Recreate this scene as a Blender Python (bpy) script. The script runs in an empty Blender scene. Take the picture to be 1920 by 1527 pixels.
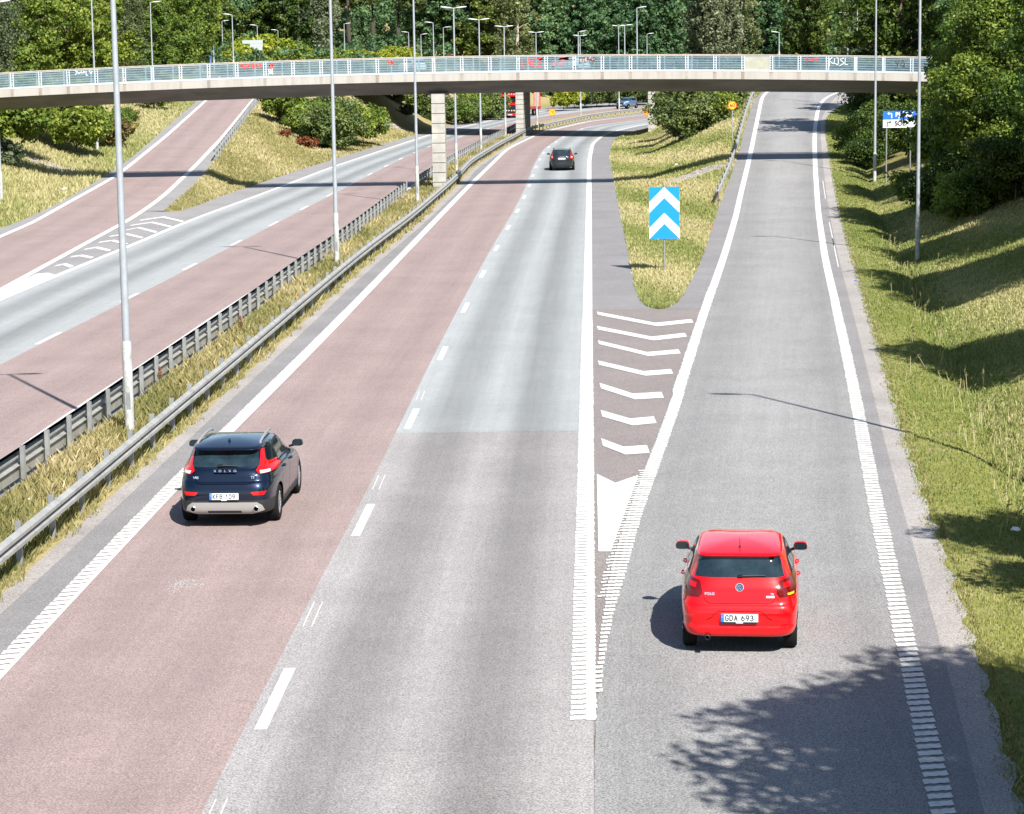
import bpy, bmesh, math, random
import numpy as np
from mathutils import Vector, Matrix
from mathutils.bvhtree import BVHTree
R = math.radians
SC = bpy.context.scene
COL = SC.collection

# ------------------------------------------------------------------ camera
CAM_H, FPX, ROLL = 8.5, 4400.0, 0.015
PITCH = math.atan((763.5 - 97.0) / FPX)
_F = Vector((0, math.cos(PITCH), -math.sin(PITCH)))
_U0 = Vector((0, math.sin(PITCH), math.cos(PITCH)))
_X = Vector((1, 0, 0))
_U = _U0 * math.cos(ROLL) + _X * math.sin(ROLL)
_Rt = _X * math.cos(ROLL) - _U0 * math.sin(ROLL)
cam = bpy.data.cameras.new('camera')
camo = bpy.data.objects.new('camera', cam)
COL.objects.link(camo)
camo.matrix_world = Matrix(((_Rt.x, _U.x, -_F.x, 0), (_Rt.y, _U.y, -_F.y, 0), (_Rt.z, _U.z, -_F.z, CAM_H), (0, 0, 0, 1)))
cam.sensor_width = 36
cam.lens = 36 * FPX / 1920.0
cam.clip_start = 0.5
cam.clip_end = 4000
SC.camera = camo

# ------------------------------------------------------------------ light
SUNV = Vector((0.43, -0.93, 1.0)).normalized()
SUN_EL = math.asin(SUNV.z)
w = bpy.data.worlds.new('World')
SC.world = w
w.use_nodes = True
nt = w.node_tree
sky = nt.nodes.new('ShaderNodeTexSky')
sky.sky_type = 'NISHITA'
sky.sun_disc = False
sky.sun_elevation = SUN_EL
sky.sun_rotation = math.atan2(SUNV.x, SUNV.y)
sky.air_density = 1.0
sky.dust_density = 0.6
sky.ozone_density = 1.2
nt.links.new(sky.outputs[0], nt.nodes['Background'].inputs[0])
nt.nodes['Background'].inputs[1].default_value = 0.07
sl = bpy.data.lights.new('sun', 'SUN')
sl.energy = 5.0
sl.angle = R(0.53)
sl.color = (1.0, 0.955, 0.89)
so = bpy.data.objects.new('sun', sl)
COL.objects.link(so)
so.rotation_euler = SUNV.to_track_quat('Z', 'Y').to_euler()
so.location = (20, -40, 60)
vs = SC.view_settings
vs.view_transform = 'Standard'
vs.look = 'None'
vs.exposure = 1.2
vs.gamma = 1
cy = SC.cycles
cy.use_denoising = True
cy.max_bounces = 6
cy.transparent_max_bounces = 12
cy.diffuse_bounces = 3
cy.glossy_bounces = 3
cy.transmission_bounces = 4
cy.caustics_reflective = False
cy.caustics_refractive = False
SC.render.film_transparent = False

# ------------------------------------------------------------------ geometry of the place
def ray(px, py):
    return (_F * FPX + _Rt * (px - 960.0) + _U * (763.5 - py)).normalized()
def hit(px, py, zf):
    """the point of the ground surface z = zf(x, y) that lies on a sight line"""
    d = ray(px, py)
    lo, hi = 8.0, 900.0
    f = lambda Y: (CAM_H + d.z / d.y * Y) - zf(d.x / d.y * Y, Y)
    for _ in range(50):
        m = (lo + hi) / 2
        if f(m) > 0: lo = m
        else: hi = m
    return Vector((d.x / d.y * lo, lo, CAM_H + d.z / d.y * lo))
def at(px, py, Y):
    d = ray(px, py)
    return Vector((d.x / d.y * Y, Y, CAM_H + d.z / d.y * Y))

def sm(x): x = min(1, max(0, x)); return x * x * (3 - 2 * x)
def zR(Y):
    t = Y - 118
    return 0.0 if t <= 0 else min(6.3, 0.06 * t * t / (t + 14))
def zL(Y):
    t = Y - 121
    if t <= 0: return 0.0
    z = 0.0345 * t * t / (t + 8)
    if Y > 245: z += (Y - 245) * 0.045
    return min(6.2, z)
Z0 = lambda x, y: 0.0
ZRf = lambda x, y: zR(y)
ZLf = lambda x, y: zL(y)
YS = np.concatenate([np.arange(-40, 60, 2.0), np.arange(60, 200, 2.5), np.arange(200, 420, 4.0)])
def curve(pts, zf=Z0, tail=None, smooth=3, head=None):
    P = sorted([tuple(hit(a, b, zf))[:2] for a, b in pts], key=lambda p: p[1])
    P = [(p[1], p[0]) for p in P]
    ys = [p[0] for p in P]; xs = [p[1] for p in P]
    s0 = (xs[1] - xs[0]) / (ys[1] - ys[0]) if head is None else head
    ys = [ys[0] - 200] + ys; xs = [xs[0] - 200 * s0] + xs
    if tail:
        for dy, dx in tail:
            ys.append(ys[-1] + dy); xs.append(xs[-1] + dx)
    else:
        s1 = (xs[-1] - xs[-3]) / (ys[-1] - ys[-3])
        ys.append(ys[-1] + 500); xs.append(xs[-1] + 500 * s1)
    dense = np.arange(-60, 440, 1.0)
    X = np.interp(dense, ys, xs)
    if tail:
        last = ys[-1]
        sl_ = (xs[-1] - xs[-2]) / (ys[-1] - ys[-2])
        X = np.where(dense > last, xs[-1] + (dense - last) * sl_, X)
    for k in range(smooth):
        Xp = np.concatenate([[2 * X[0] - X[i] for i in range(5, 0, -1)], X, [2 * X[-1] - X[-1 - i] for i in range(1, 6)]])
        X = np.convolve(Xp, np.ones(11) / 11, 'valid')
    return lambda Y: float(np.interp(Y, dense, X))
TAIL = [(14, 6), (20, 11), (25, 17), (60, 50)]
LCL = curve([(0, 563), (105, 518), (236, 466), (351, 416), (480, 369), (626, 313), (812, 251), (940, 222)], tail=[(30, 5), (40, 11), (30, 14), (40, 26), (60, 52)])
LCM = curve([(0, 685), (226, 571), (400, 481), (535, 411), (626, 364), (750, 300), (812, 273), (940, 235)], tail=[(30, 4.5), (40, 10.5), (30, 13), (40, 26), (60, 52)])
LCR = curve([(0, 868), (78, 807), (233, 712), (400, 595), (626, 450), (779, 345), (812, 320), (899, 270)], tail=[(30, 3.2), (40, 8), (30, 9), (40, 20), (60, 48)])
G1 = curve([(32, 917), (80, 884), (124, 850), (166, 820), (267, 740), (322, 701), (393, 652), (584, 504), (626, 475), (779, 351), (841, 311), (899, 278), (969, 243), (996, 231)], tail=[(40, 7.5), (30, 10), (40, 22), (60, 48)])
G2 = curve([(44, 1067), (99, 1020), (150, 972), (195, 933), (236, 891), (308, 829), (395, 754), (520, 640), (582, 585), (655, 519), (717, 468), (765, 431), (856, 348), (880, 318), (936, 282), (992, 251), (1112, 224), (1214, 211)], tail=TAIL)
ML = curve([(147, 1100), (340, 896), (599, 640), (765, 468), (874, 355), (951, 280), (1015, 249), (1105, 228), (1214, 215)], tail=TAIL)
MBD = curve([(377, 1527), (452, 1372), (521, 1240), (649, 1000), (743, 812), (826, 642), (910, 486), (965, 393), (984, 355), (1000, 311), (1019, 280), (1054, 256), (1097, 238), (1214, 224)], tail=TAIL)
MR = curve([(1095, 1354), (1097, 1000), (1099, 890), (1101, 640), (1104, 407), (1105, 300), (1111, 270), (1130, 255), (1150, 247), (1214, 233)], tail=TAIL, smooth=2)
GL = curve([(1207, 578), (1194, 551), (1178, 471), (1159, 375), (1143, 294), (1152, 264), (1168, 252), (1214, 240)], tail=TAIL, smooth=2)
GR = curve([(1250, 600), (1277, 561), (1316, 487), (1345, 391), (1380, 304), (1399, 230), (1415, 182)], ZRf, tail=[(15, 3.5), (15, 6), (60, 60)], smooth=2)
RL = curve([(1120, 1302), (1126, 1220), (1142, 1099), (1181, 972), (1228, 868), (1277, 725), (1306, 631), (1361, 471), (1386, 375), (1406, 294), (1419, 230), (1430, 176)], ZRf, tail=[(15, 4.0), (15, 7), (60, 60)], smooth=2)
RR = curve([(1769, 1527), (1744, 1420), (1714, 1268), (1679, 1106), (1646, 971), (1622, 835), (1596, 700), (1566, 567), (1547, 487), (1534, 394), (1528, 304), (1527, 246), (1535, 198), (1555, 176)], ZRf, tail=[(10, 5), (10, 8), (60, 70)], smooth=2)
RV = curve([(1911, 1474), (1879, 1350), (1846, 1214), (1798, 1106), (1745, 985), (1689, 808), (1657, 697), (1640, 623), (1612, 538), (1599, 486), (1575, 398), (1558, 309), (1551, 265), (1545, 210)], ZRf, tail=[(15, 5), (10, 8), (60, 70)], smooth=6)
LRL = curve([(0, 445), (105, 393), (220, 330), (314, 254), (390, 184)], ZLf, smooth=2, tail=[(30, -2), (150, -60)])
LRR = curve([(0, 546), (236, 416), (301, 374), (367, 311), (419, 256), (477, 183)], ZLf, smooth=2, tail=[(30, -1), (150, -58)])
LGL = curve([(0, 429), (105, 385), (204, 327), (262, 283), (372, 186)], ZLf, smooth=2, tail=[(30, -2.5), (150, -62)])
LGR = curve([(304, 401), (380, 333), (398, 304), (430, 262), (484, 190)], ZLf, smooth=2, tail=[(30, 0), (150, -56)], head=0.02)
LCG = curve([(300, 402), (340, 400), (400, 373), (520, 333), (655, 290), (812, 243), (940, 214)], Z0, smooth=2, head=.08, tail=[(30, 5), (40, 11), (30, 14), (40, 26), (60, 52)])
TIP_L = hit(304, 401, Z0).y
TIP_G = hit(1236, 581, Z0).y
_GL, _GR = GL, GR
def _tipk(Y):
    t = min(1, max(0, (Y - TIP_G) / 3.0)); return math.sqrt(max(0, 1 - (1 - t) ** 2))
GL = lambda Y: _GL(Y) + (1 - _tipk(Y)) * (_GR(Y) - _GL(Y)) * .52
GR = lambda Y: _GR(Y) - (1 - _tipk(Y)) * (_GR(Y) - _GL(Y)) * .45
# the road that crosses above on its own bridge
XR = [(-150, 352), (-90, 338), (-60, 322), (-32, 292), (-13, 262), (0, 246), (20, 231), (40, 224), (90, 214), (160, 205)]
def xdist(X, Y):
    best = 1e9
    for (a, b), (c, d) in zip(XR, XR[1:]):
        vx, vy = c - a, d - b
        t = max(0, min(1, ((X - a) * vx + (Y - b) * vy) / (vx * vx + vy * vy)))
        best = min(best, math.hypot(X - a - t * vx, Y - b - t * vy))
    return best
def cols(Y):
    """cross profile of the ground at distance Y: list of (x, z, dryness)"""
    zl, zr = zL(Y), zR(Y)
    lgl = LGL(Y)
    hill = max(0, Y - 300) * 0.06
    bl = 6.0 + hill
    lcg = LCG(Y)
    lgr = min(LGR(Y), lcg - 0.05) if Y > TIP_L else lcg - 0.05
    zt = zl if Y > TIP_L else zl
    out = [(-400, bl + 4, .4), (-90, bl + 1, .5), (lgl - 17 + 8 * sm((Y - 180) / 80), max(bl * 0.95, zl + 1.5), .55), (lgl - 3.2, zl + 0.15, .6), (lgl, zl, .35)]
    out.append((lgr, zt, .85))
    if Y > TIP_L:
        wd = lcg - lgr
        out.append((lgr + wd * 0.12, zt * 0.97, .95))
        out.append((lcg - min(3.0, wd * 0.35), min(zt * .5, 0.1 + 0.12 * max(0, zt - .5)), .9))
    else:
        lcl = LCL(Y); m = max(min(LRR(Y), lcl - .05), lgl + 1)
        out[-1] = (m, zl, .5)
        lcg = max(lcl, m + .06)
        out.append((m + .02, zl, .5)); out.append((lcg - .02, 0, .5))
    out.append((lcg, 0, .5))
    g1, g2 = G1(Y), G2(Y)
    if g2 < g1 + 0.6:
        m = (g1 + g2) / 2; g1, g2 = m - .3, m + .3
    out.append((g1 - 0.25, 0, .9)); out.append(((g1 + g2) / 2, 0.10, .95)); out.append((g2 + 0.35, 0, .85))
    gl = GL(Y) if Y > TIP_G else MR(Y) + 1.2
    gr = GR(Y) if Y > TIP_G else gl + 0.05
    gr = max(gr, gl + 0.05)
    out.append((gl, 0, .35))
    out.append((gl + (gr - gl) * .3, zr * .12, .75))
    out.append((gl + (gr - gl) * .85, zr * .93, .7))
    out.append((gr, zr, .8))
    rv = max(RV(Y), gr + 1)
    out.append((rv, zr, .45))
    out.append((rv + 1.3, zr - 0.10, .3))
    out.append((rv + 2.2, zr - 0.45, .55))
    top = max(zr + 2.0 + 4.0 * sm((Y - 90) / 50), 3.2)
    bs = 0.42
    wtop = (top - zr + .45) / bs
    out.append((rv + 2.2 + wtop * .35, zr - .45 + (top - zr + .45) * .32, .55))
    out.append((rv + 2.2 + wtop, top, .4))
    out.append((rv + 2.2 + wtop + 30, top + 2 + hill, .4))
    out.append((max(400, rv + 100), top + 4 + hill, .4))
    return out
_cache = {}
def gz(X, Y):
    k = round(Y, 1)
    if k not in _cache:
        c = cols(k)
        _cache[k] = ([a[0] for a in c], [a[1] for a in c], [a[2] for a in c])
    xs, zs, _ = _cache[k]
    z = float(np.interp(X, xs, zs))
    d = xdist(X, Y)
    if d < 30:
        lo, hi = LCG(Y) - 1.0, max(GL(Y) + 2.0, MR(Y) + 4)
        out = (lo - X) if X < lo else ((X - hi) if X > hi else 0)
        if out > 0:
            z = max(z, min(6.2 - 0.5 * max(0, d - 8), out * 0.6 + 0.0))
    if Y > 276:
        o2 = LCG(Y) - 4.0 - X
        if o2 > 0: z = max(z, min(6.1 + max(0, Y - 340) * .05, o2 * .5) * sm((Y - 276) / 26))
    return z
def gt(px, py, dz=0.0):
    """point of the terrain on a sight line (first crossing)"""
    d = ray(px, py)
    Y = 12.0
    while Y < 700:
        zr_ = CAM_H + d.z / d.y * Y
        if zr_ <= gz(d.x / d.y * Y, Y) + dz: break
        Y += 0.5
    lo, hi = Y - 0.5, Y
    for _ in range(14):
        m = (lo + hi) / 2
        if CAM_H + d.z / d.y * m > gz(d.x / d.y * m, m) + dz: lo = m
        else: hi = m
    return Vector((d.x / d.y * hi, hi, CAM_H + d.z / d.y * hi - dz))

# ------------------------------------------------------------------ mesh helpers
class MB:
    def __init__(s): s.v = []; s.f = []; s.m = []
    def face(s, pts, m=0):
        i = len(s.v); s.v += [tuple(p) for p in pts]; s.f.append(list(range(i, i + len(pts)))); s.m.append(m); return s
    def box(s, c, d, m=0, rz=0.0, M=None):
        x, y, z = d[0] / 2, d[1] / 2, d[2] / 2
        i = len(s.v)
        ca, sa = math.cos(rz), math.sin(rz)
        for a, b, e in ((-x, -y, -z), (x, -y, -z), (x, y, -z), (-x, y, -z), (-x, -y, z), (x, -y, z), (x, y, z), (-x, y, z)):
            p = Vector((a * ca - b * sa + c[0], a * sa + b * ca + c[1], e + c[2]))
            if M: p = M @ p
            s.v.append(tuple(p))
        for q in ((3, 2, 1, 0), (4, 5, 6, 7), (0, 1, 5, 4), (1, 2, 6, 5), (2, 3, 7, 6), (3, 0, 4, 7)):
            s.f.append([i + k for k in q]); s.m.append(m)
        return s
    def tube(s, pts, rads, n=8, m=0, cap=True):
        pts = [Vector(p) for p in pts]
        if not hasattr(rads, '__len__'): rads = [rads] * len(pts)
        i0 = len(s.v)
        for k, p in enumerate(pts):
            a = pts[max(0, k - 1)]; b = pts[min(len(pts) - 1, k + 1)]
            t = (b - a).normalized()
            u = t.cross(Vector((0, 0, 1)))
            if u.length < 1e-3: u = t.cross(Vector((1, 0, 0)))
            u.normalize(); v = t.cross(u)
            for q in range(n):
                an = 2 * math.pi * q / n
                s.v.append(tuple(p + (u * math.cos(an) + v * math.sin(an)) * rads[k]))
        for k in range(len(pts) - 1):
            for q in range(n):
                a = i0 + k * n + q; b = i0 + k * n + (q + 1) % n
                s.f.append([a, b, b + n, a + n]); s.m.append(m)
        if cap:
            s.f.append([i0 + q for q in range(n)][::-1]); s.m.append(m)
            s.f.append([i0 + (len(pts) - 1) * n + q for q in range(n)]); s.m.append(m)
        return s
    def lathe(s, c, prof, n=24, axis='z', m=0):
        i0 = len(s.v)
        for r, h in prof:
            for q in range(n):
                an = 2 * math.pi * q / n
                a, b = r * math.cos(an), r * math.sin(an)
                p = {'z': (a, b, h), 'x': (h, a, b), 'y': (a, h, b)}[axis]
                s.v.append((c[0] + p[0], c[1] + p[1], c[2] + p[2]))
        for k in range(len(prof) - 1):
            for q in range(n):
                a = i0 + k * n + q; b = i0 + k * n + (q + 1) % n
                s.f.append([a, b, b + n, a + n]); s.m.append(m)
        s.f.append([i0 + q for q in range(n)][::-1]); s.m.append(m)
        s.f.append([i0 + (len(prof) - 1) * n + q for q in range(n)]); s.m.append(m)
        return s
    def prism(s, poly, y0, y1, m=0):
        """polygon in x,z extruded along y"""
        n = len(poly); i = len(s.v)
        s.v += [(a, y0, b) for a, b in poly] + [(a, y1, b) for a, b in poly]
        s.f.append([i + k for k in range(n)]); s.m.append(m)
        s.f.append([i + n + k for k in range(n)][::-1]); s.m.append(m)
        for k in range(n):
            s.f.append([i + k, i + n + k, i + n + (k + 1) % n, i + (k + 1) % n]); s.m.append(m)
        return s
    def build(s, name, mats, parent=None, smooth=False, bevel=0):
        me = bpy.data.meshes.new(name)
        me.from_pydata(s.v, [], s.f)
        if not isinstance(mats, (list, tuple)): mats = [mats]
        for x in mats: me.materials.append(x)
        if len(mats) > 1: me.polygons.foreach_set('material_index', s.m)
        me.validate()
        o = bpy.data.objects.new(name, me)
        COL.objects.link(o)
        if parent: o.parent = parent
        bm = bmesh.new(); bm.from_mesh(me); bmesh.ops.recalc_face_normals(bm, faces=bm.faces)
        bm.to_mesh(me); bm.free()
        if smooth:
            me.polygons.foreach_set('use_smooth', [True] * len(me.polygons))
            me.set_sharp_from_angle(angle=R(35))
        if bevel:
            b = o.modifiers.new('b', 'BEVEL'); b.width = bevel; b.segments = 2; b.limit_method = 'ANGLE'
        return o
def tag(o, label=None, cat=None, group=None, kind=None):
    if label: o['label'] = label
    if cat: o['category'] = cat
    if group: o['group'] = group
    if kind: o['kind'] = kind
    return o
def thing(name, loc, label, cat, group=None, rz=0.0):
    o = bpy.data.objects.new(name, None)
    COL.objects.link(o); o.location = loc; o.rotation_euler = (0, 0, rz); o.empty_display_size = .3
    return tag(o, label, cat, group)
def dup(root, loc=None, rz=None, label=None, group=None, scale=None):
    r = root.copy(); COL.objects.link(r)
    if loc is not None: r.location = loc
    if rz is not None: r.rotation_euler = (0, 0, rz)
    if scale is not None: r.scale = scale if hasattr(scale, '__len__') else (scale,) * 3
    if label: r['label'] = label
    if group: r['group'] = group
    for ch in list(root.children):
        c = ch.copy(); COL.objects.link(c); c.parent = r
        for g in ch.children:
            d = g.copy(); COL.objects.link(d); d.parent = c
    return r
def npmesh(name, V, F4, mat, parent=None, tint=None, smooth=False, uv=None):
    """fast mesh of quads from numpy arrays; tint = one colour value per face"""
    me = bpy.data.meshes.new(name)
    nv, nf = len(V), len(F4)
    me.vertices.add(nv); me.vertices.foreach_set('co', np.asarray(V, dtype=np.float32).ravel())
    k = F4.shape[1]
    me.loops.add(nf * k); me.loops.foreach_set('vertex_index', F4.astype(np.int32).ravel())
    me.polygons.add(nf); me.polygons.foreach_set('loop_start', np.arange(0, nf * k, k, dtype=np.int32))
    me.polygons.foreach_set('loop_total', np.full(nf, k, dtype=np.int32))
    if smooth: me.polygons.foreach_set('use_smooth', np.ones(nf, dtype=bool))
    me.update(calc_edges=True)
    if tint is not None:
        a = me.attributes.new('tint', 'FLOAT', 'FACE'); a.data.foreach_set('value', np.asarray(tint, dtype=np.float32))
    if uv is not None:
        l = me.uv_layers.new(name='UVMap'); l.data.foreach_set('uv', np.asarray(uv, dtype=np.float32)[F4.ravel()].ravel())
    me.materials.append(mat)
    o = bpy.data.objects.new(name, me); COL.objects.link(o)
    if parent: o.parent = parent
    return o

# ------------------------------------------------------------------ materials
def L(r, g, b):
    f = lambda c: ((c / 255 + 0.055) / 1.055) ** 2.4 if c > 10 else c / 255 / 12.92
    return (f(r), f(g), f(b), 1)
def newmat(name):
    m = bpy.data.materials.new(name); m.use_nodes = True
    return m, m.node_tree, m.node_tree.nodes['Principled BSDF']
def mat(name, col, rough=.5, metal=0., noise=0., nscale=8., coat=0., spec=None, bump=0., stretch=None, blotch=None):
    m, t, b = newmat(name)
    b.inputs['Base Color'].default_value = tuple(col[:3]) + (1,)
    b.inputs['Roughness'].default_value = rough
    b.inputs['Metallic'].default_value = metal
    if coat: b.inputs['Coat Weight'].default_value = coat; b.inputs['Coat Roughness'].default_value = .03
    if spec is not None: b.inputs['Specular IOR Level'].default_value = spec
    if noise:
        tc = t.nodes.new('ShaderNodeTexCoord'); mp = t.nodes.new('ShaderNodeMapping')
        if stretch: mp.inputs['Scale'].default_value = stretch
        n = t.nodes.new('ShaderNodeTexNoise'); n.inputs['Scale'].default_value = nscale; n.inputs['Detail'].default_value = 6; n.inputs['Roughness'].default_value = .65
        mx = t.nodes.new('ShaderNodeMix'); mx.data_type = 'RGBA'
        c2 = blotch if blotch else tuple(c * (1 - noise) for c in col[:3]) + (1,)
        mx.inputs[6].default_value = tuple(min(1, c * (1 + noise * .35)) for c in col[:3]) + (1,)
        mx.inputs[7].default_value = c2
        rp = t.nodes.new('ShaderNodeValToRGB'); rp.color_ramp.elements[0].position = .38; rp.color_ramp.elements[1].position = .68
        t.links.new(tc.outputs['Object'], mp.inputs[0]); t.links.new(mp.outputs[0], n.inputs['Vector'])
        t.links.new(n.outputs[0], rp.inputs[0]); t.links.new(rp.outputs[0], mx.inputs[0]); t.links.new(mx.outputs[2], b.inputs['Base Color'])
        if bump:
            bp = t.nodes.new('ShaderNodeBump'); bp.inputs['Strength'].default_value = bump; bp.inputs['Distance'].default_value = .02
            t.links.new(n.outputs[0], bp.inputs['Height']); t.links.new(bp.outputs[0], b.inputs['Normal'])
    return m
def nd(t, typ, **kw):
    n = t.nodes.new(typ)
    for k, v in kw.items():
        if k in n.inputs: n.inputs[k].default_value = v
        else: setattr(n, k, v)
    return n
def noise_(t, vec, scale, detail=4, rough=.6):
    n = t.nodes.new('ShaderNodeTexNoise'); n.inputs['Scale'].default_value = scale; n.inputs['Detail'].default_value = detail; n.inputs['Roughness'].default_value = rough
    t.links.new(vec, n.inputs['Vector']); return n.outputs[0]
def ramp_(t, fac, stops):
    r = t.nodes.new('ShaderNodeValToRGB'); e = r.color_ramp.elements
    while len(e) < len(stops): e.new(.5)
    for i, (p, c) in enumerate(stops):
        e[i].position = p; e[i].color = c if hasattr(c, '__len__') else (c, c, c, 1)
    t.links.new(fac, r.inputs[0]); return r.outputs[0]
def mixc(t, fac, a, b, mode='MIX'):
    m = t.nodes.new('ShaderNodeMix'); m.data_type = 'RGBA'; m.blend_type = mode
    for sock, v in ((0, fac), (6, a), (7, b)):
        if hasattr(v, 'is_linked') or hasattr(v, 'links'): t.links.new(v, m.inputs[sock])
        else: m.inputs[sock].default_value = v
    return m.outputs[2]
def asphalt(name, col, grain=.5, tracks=None, width=4.0, patch=.12, bright=None, tcol=None):
    """aggregate surface; UV = metres across, metres along; tracks = stops across the lane (fraction, multiplier)"""
    m, t, b = newmat(name)
    uv = t.nodes.new('ShaderNodeUVMap').outputs[0]
    g = t.nodes.new('ShaderNodeNewGeometry')
    pos = g.outputs['Position']
    base = tuple(col[:3]) + (1,)
    spk = noise_(t, pos, 38, 2, .8)
    s = ramp_(t, spk, [(.33, (1 - grain, 1 - grain, 1 - grain, 1)), (.5, (.97, .97, .97, 1)), (.68, (1 + grain * .9,) * 3 + (1,))])
    c = mixc(t, 1.0, base, s, 'MULTIPLY')
    big = noise_(t, pos, .35, 5, .6)
    c = mixc(t, 1.0, c, ramp_(t, big, [(.3, (1 - patch,) * 3 + (1,)), (.7, (1 + patch,) * 3 + (1,))]), 'MULTIPLY')
    mid = noise_(t, pos, 2.3, 5, .7)
    c = mixc(t, 1.0, c, ramp_(t, mid, [(.3, (.94,) * 3 + (1,)), (.7, (1.05,) * 3 + (1,))]), 'MULTIPLY')
    if tracks:
        sp = t.nodes.new('ShaderNodeSeparateXYZ'); t.links.new(uv, sp.inputs[0])
        mp = nd(t, 'ShaderNodeMapping'); mp.inputs['Scale'].default_value = (1.6, .05, 1)
        t.links.new(uv, mp.inputs[0])
        wob = noise_(t, mp.outputs[0], 1.0, 4, .6)
        a1 = nd(t, 'ShaderNodeMath', operation='MULTIPLY_ADD'); t.links.new(wob, a1.inputs[0]); a1.inputs[1].default_value = .3; a1.inputs[2].default_value = -.15
        a2 = nd(t, 'ShaderNodeMath', operation='ADD'); t.links.new(sp.outputs[0], a2.inputs[0]); t.links.new(a1.outputs[0], a2.inputs[1])
        a3 = nd(t, 'ShaderNodeMath', operation='DIVIDE'); t.links.new(a2.outputs[0], a3.inputs[0]); a3.inputs[1].default_value = width
        tr = ramp_(t, a3.outputs[0], [(p, (v, v, v, 1)) for p, v in tracks])
        c = mixc(t, 1.0, c, tr, 'MULTIPLY')
        mp2 = nd(t, 'ShaderNodeMapping'); mp2.inputs['Scale'].default_value = (7, .12, 1); t.links.new(uv, mp2.inputs[0])
        c = mixc(t, 1.0, c, ramp_(t, noise_(t, mp2.outputs[0], 1.0, 4, .7), [(.3, (.93,) * 3 + (1,)), (.7, (1.05,) * 3 + (1,))]), 'MULTIPLY')
    t.links.new(c, b.inputs['Base Color'])
    b.inputs['Roughness'].default_value = .82
    b.inputs['Specular IOR Level'].default_value = .35
    bp = nd(t, 'ShaderNodeBump'); bp.inputs['Strength'].default_value = .35; bp.inputs['Distance'].default_value = .008
    t.links.new(spk, bp.inputs['Height']); t.links.new(bp.outputs[0], b.inputs['Normal'])
    return m
def leafmat(name, dark, light, third=None, trans=.3, rough=.55, dead=None):
    m, t, b = newmat(name)
    at_ = t.nodes.new('ShaderNodeAttribute'); at_.attribute_name = 'tint'
    stops = [(0, tuple(dark) + (1,)), (.6, tuple(light) + (1,))]
    stops.append((1.0, tuple(third if third else light) + (1,)))
    c = ramp_(t, at_.outputs['Fac'], stops)
    oi = t.nodes.new('ShaderNodeObjectInfo')
    hs = nd(t, 'ShaderNodeHueSaturation'); t.links.new(c, hs.inputs['Color'])
    mr = nd(t, 'ShaderNodeMapRange'); t.links.new(oi.outputs['Random'], mr.inputs[0]); mr.inputs[3].default_value = .485; mr.inputs[4].default_value = .515
    mr2 = nd(t, 'ShaderNodeMapRange'); t.links.new(oi.outputs['Random'], mr2.inputs[0]); mr2.inputs[3].default_value = 1.15; mr2.inputs[4].default_value = .85
    t.links.new(mr.outputs[0], hs.inputs['Hue']); t.links.new(mr2.outputs[0], hs.inputs['Value'])
    t.links.new(hs.outputs[0], b.inputs['Base Color'])
    b.inputs['Roughness'].default_value = rough
    b.inputs['Specular IOR Level'].default_value = .3
    tr = t.nodes.new('ShaderNodeBsdfTranslucent')
    br = mixc(t, 1.0, hs.outputs[0], (1.3, 1.5, .6, 1), 'MULTIPLY'); t.links.new(br, tr.inputs[0])
    mx = t.nodes.new('ShaderNodeMixShader'); mx.inputs[0].default_value = trans
    t.links.new(b.outputs[0], mx.inputs[1]); t.links.new(tr.outputs[0], mx.inputs[2])
    t.links.new(mx.outputs[0], t.nodes['Material Output'].inputs[0])
    return m
M = {}
M['galv'] = mat('galvanised_steel', (.30, .31, .31), .5, .55, .25, 3)
M['galvrail'] = mat('weathered_rail_steel', (.36, .36, .34), .55, .35, .25, 2.5)
M['pole'] = mat('lamp_post_steel', (.30, .33, .36), .5, .2, .12, 4)
M['sleeve'] = mat('lamp_post_sleeve', (.34, .35, .34), .7, 0, .4, 5)
M['lamp'] = mat('lamp_head_paint', (.6, .62, .64), .4, 0)
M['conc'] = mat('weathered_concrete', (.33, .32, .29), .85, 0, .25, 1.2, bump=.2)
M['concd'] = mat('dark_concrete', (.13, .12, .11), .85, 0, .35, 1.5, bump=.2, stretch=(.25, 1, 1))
M['railpaint'] = mat('grey_blue_railing_paint', (.40, .45, .50), .5, .1, .1, 4)
M['wood'] = mat('handrail_wood', (.40, .34, .28), .7, 0, .3, 6)
M['paint'] = mat('road_marking_paint', (.56, .56, .535), .7, 0, .14, 9, blotch=(.42, .42, .40, 1))
M['black'] = mat('black_plastic', (.010, .011, .012), .5, 0, spec=.3)
M['tyre'] = mat('tyre_rubber', (.009, .009, .009), .9, 0, .2, 20, spec=.15)
M['rim'] = mat('alloy_rim', (.6, .6, .62), .25, .9)
M['carglass'] = mat('dark_car_glass', (.010, .016, .020), .04, 0, spec=.6)
M['chrome'] = mat('bright_badge_metal', (.75, .76, .78), .2, .9)
M['red_light'] = mat('red_lamp_lens', (.50, .004, .004), .2, 0, coat=.4)
M['dred_light'] = mat('deep_red_lamp_lens', (.10, .002, .002), .2, 0, coat=.4)
M['white_light'] = mat('clear_lamp_lens', (.5, .47, .44), .2, 0, coat=.5)
M['amber'] = mat('amber_lamp_lens', (.9, .4, .02), .2, 0)
M['plate'] = mat('number_plate_white', (.5, .52, .53), .4)
M['eublue'] = mat('plate_blue_band', (.02, .13, .6), .4)
M['ink'] = mat('plate_lettering_black', (.012, .012, .014), .5)
M['shadowgap'] = mat('panel_gap_black', (.002, .002, .002), 1, spec=0)
M['silver'] = mat('silver_skid_plate', (.34, .33, .32), .45, .4)
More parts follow.
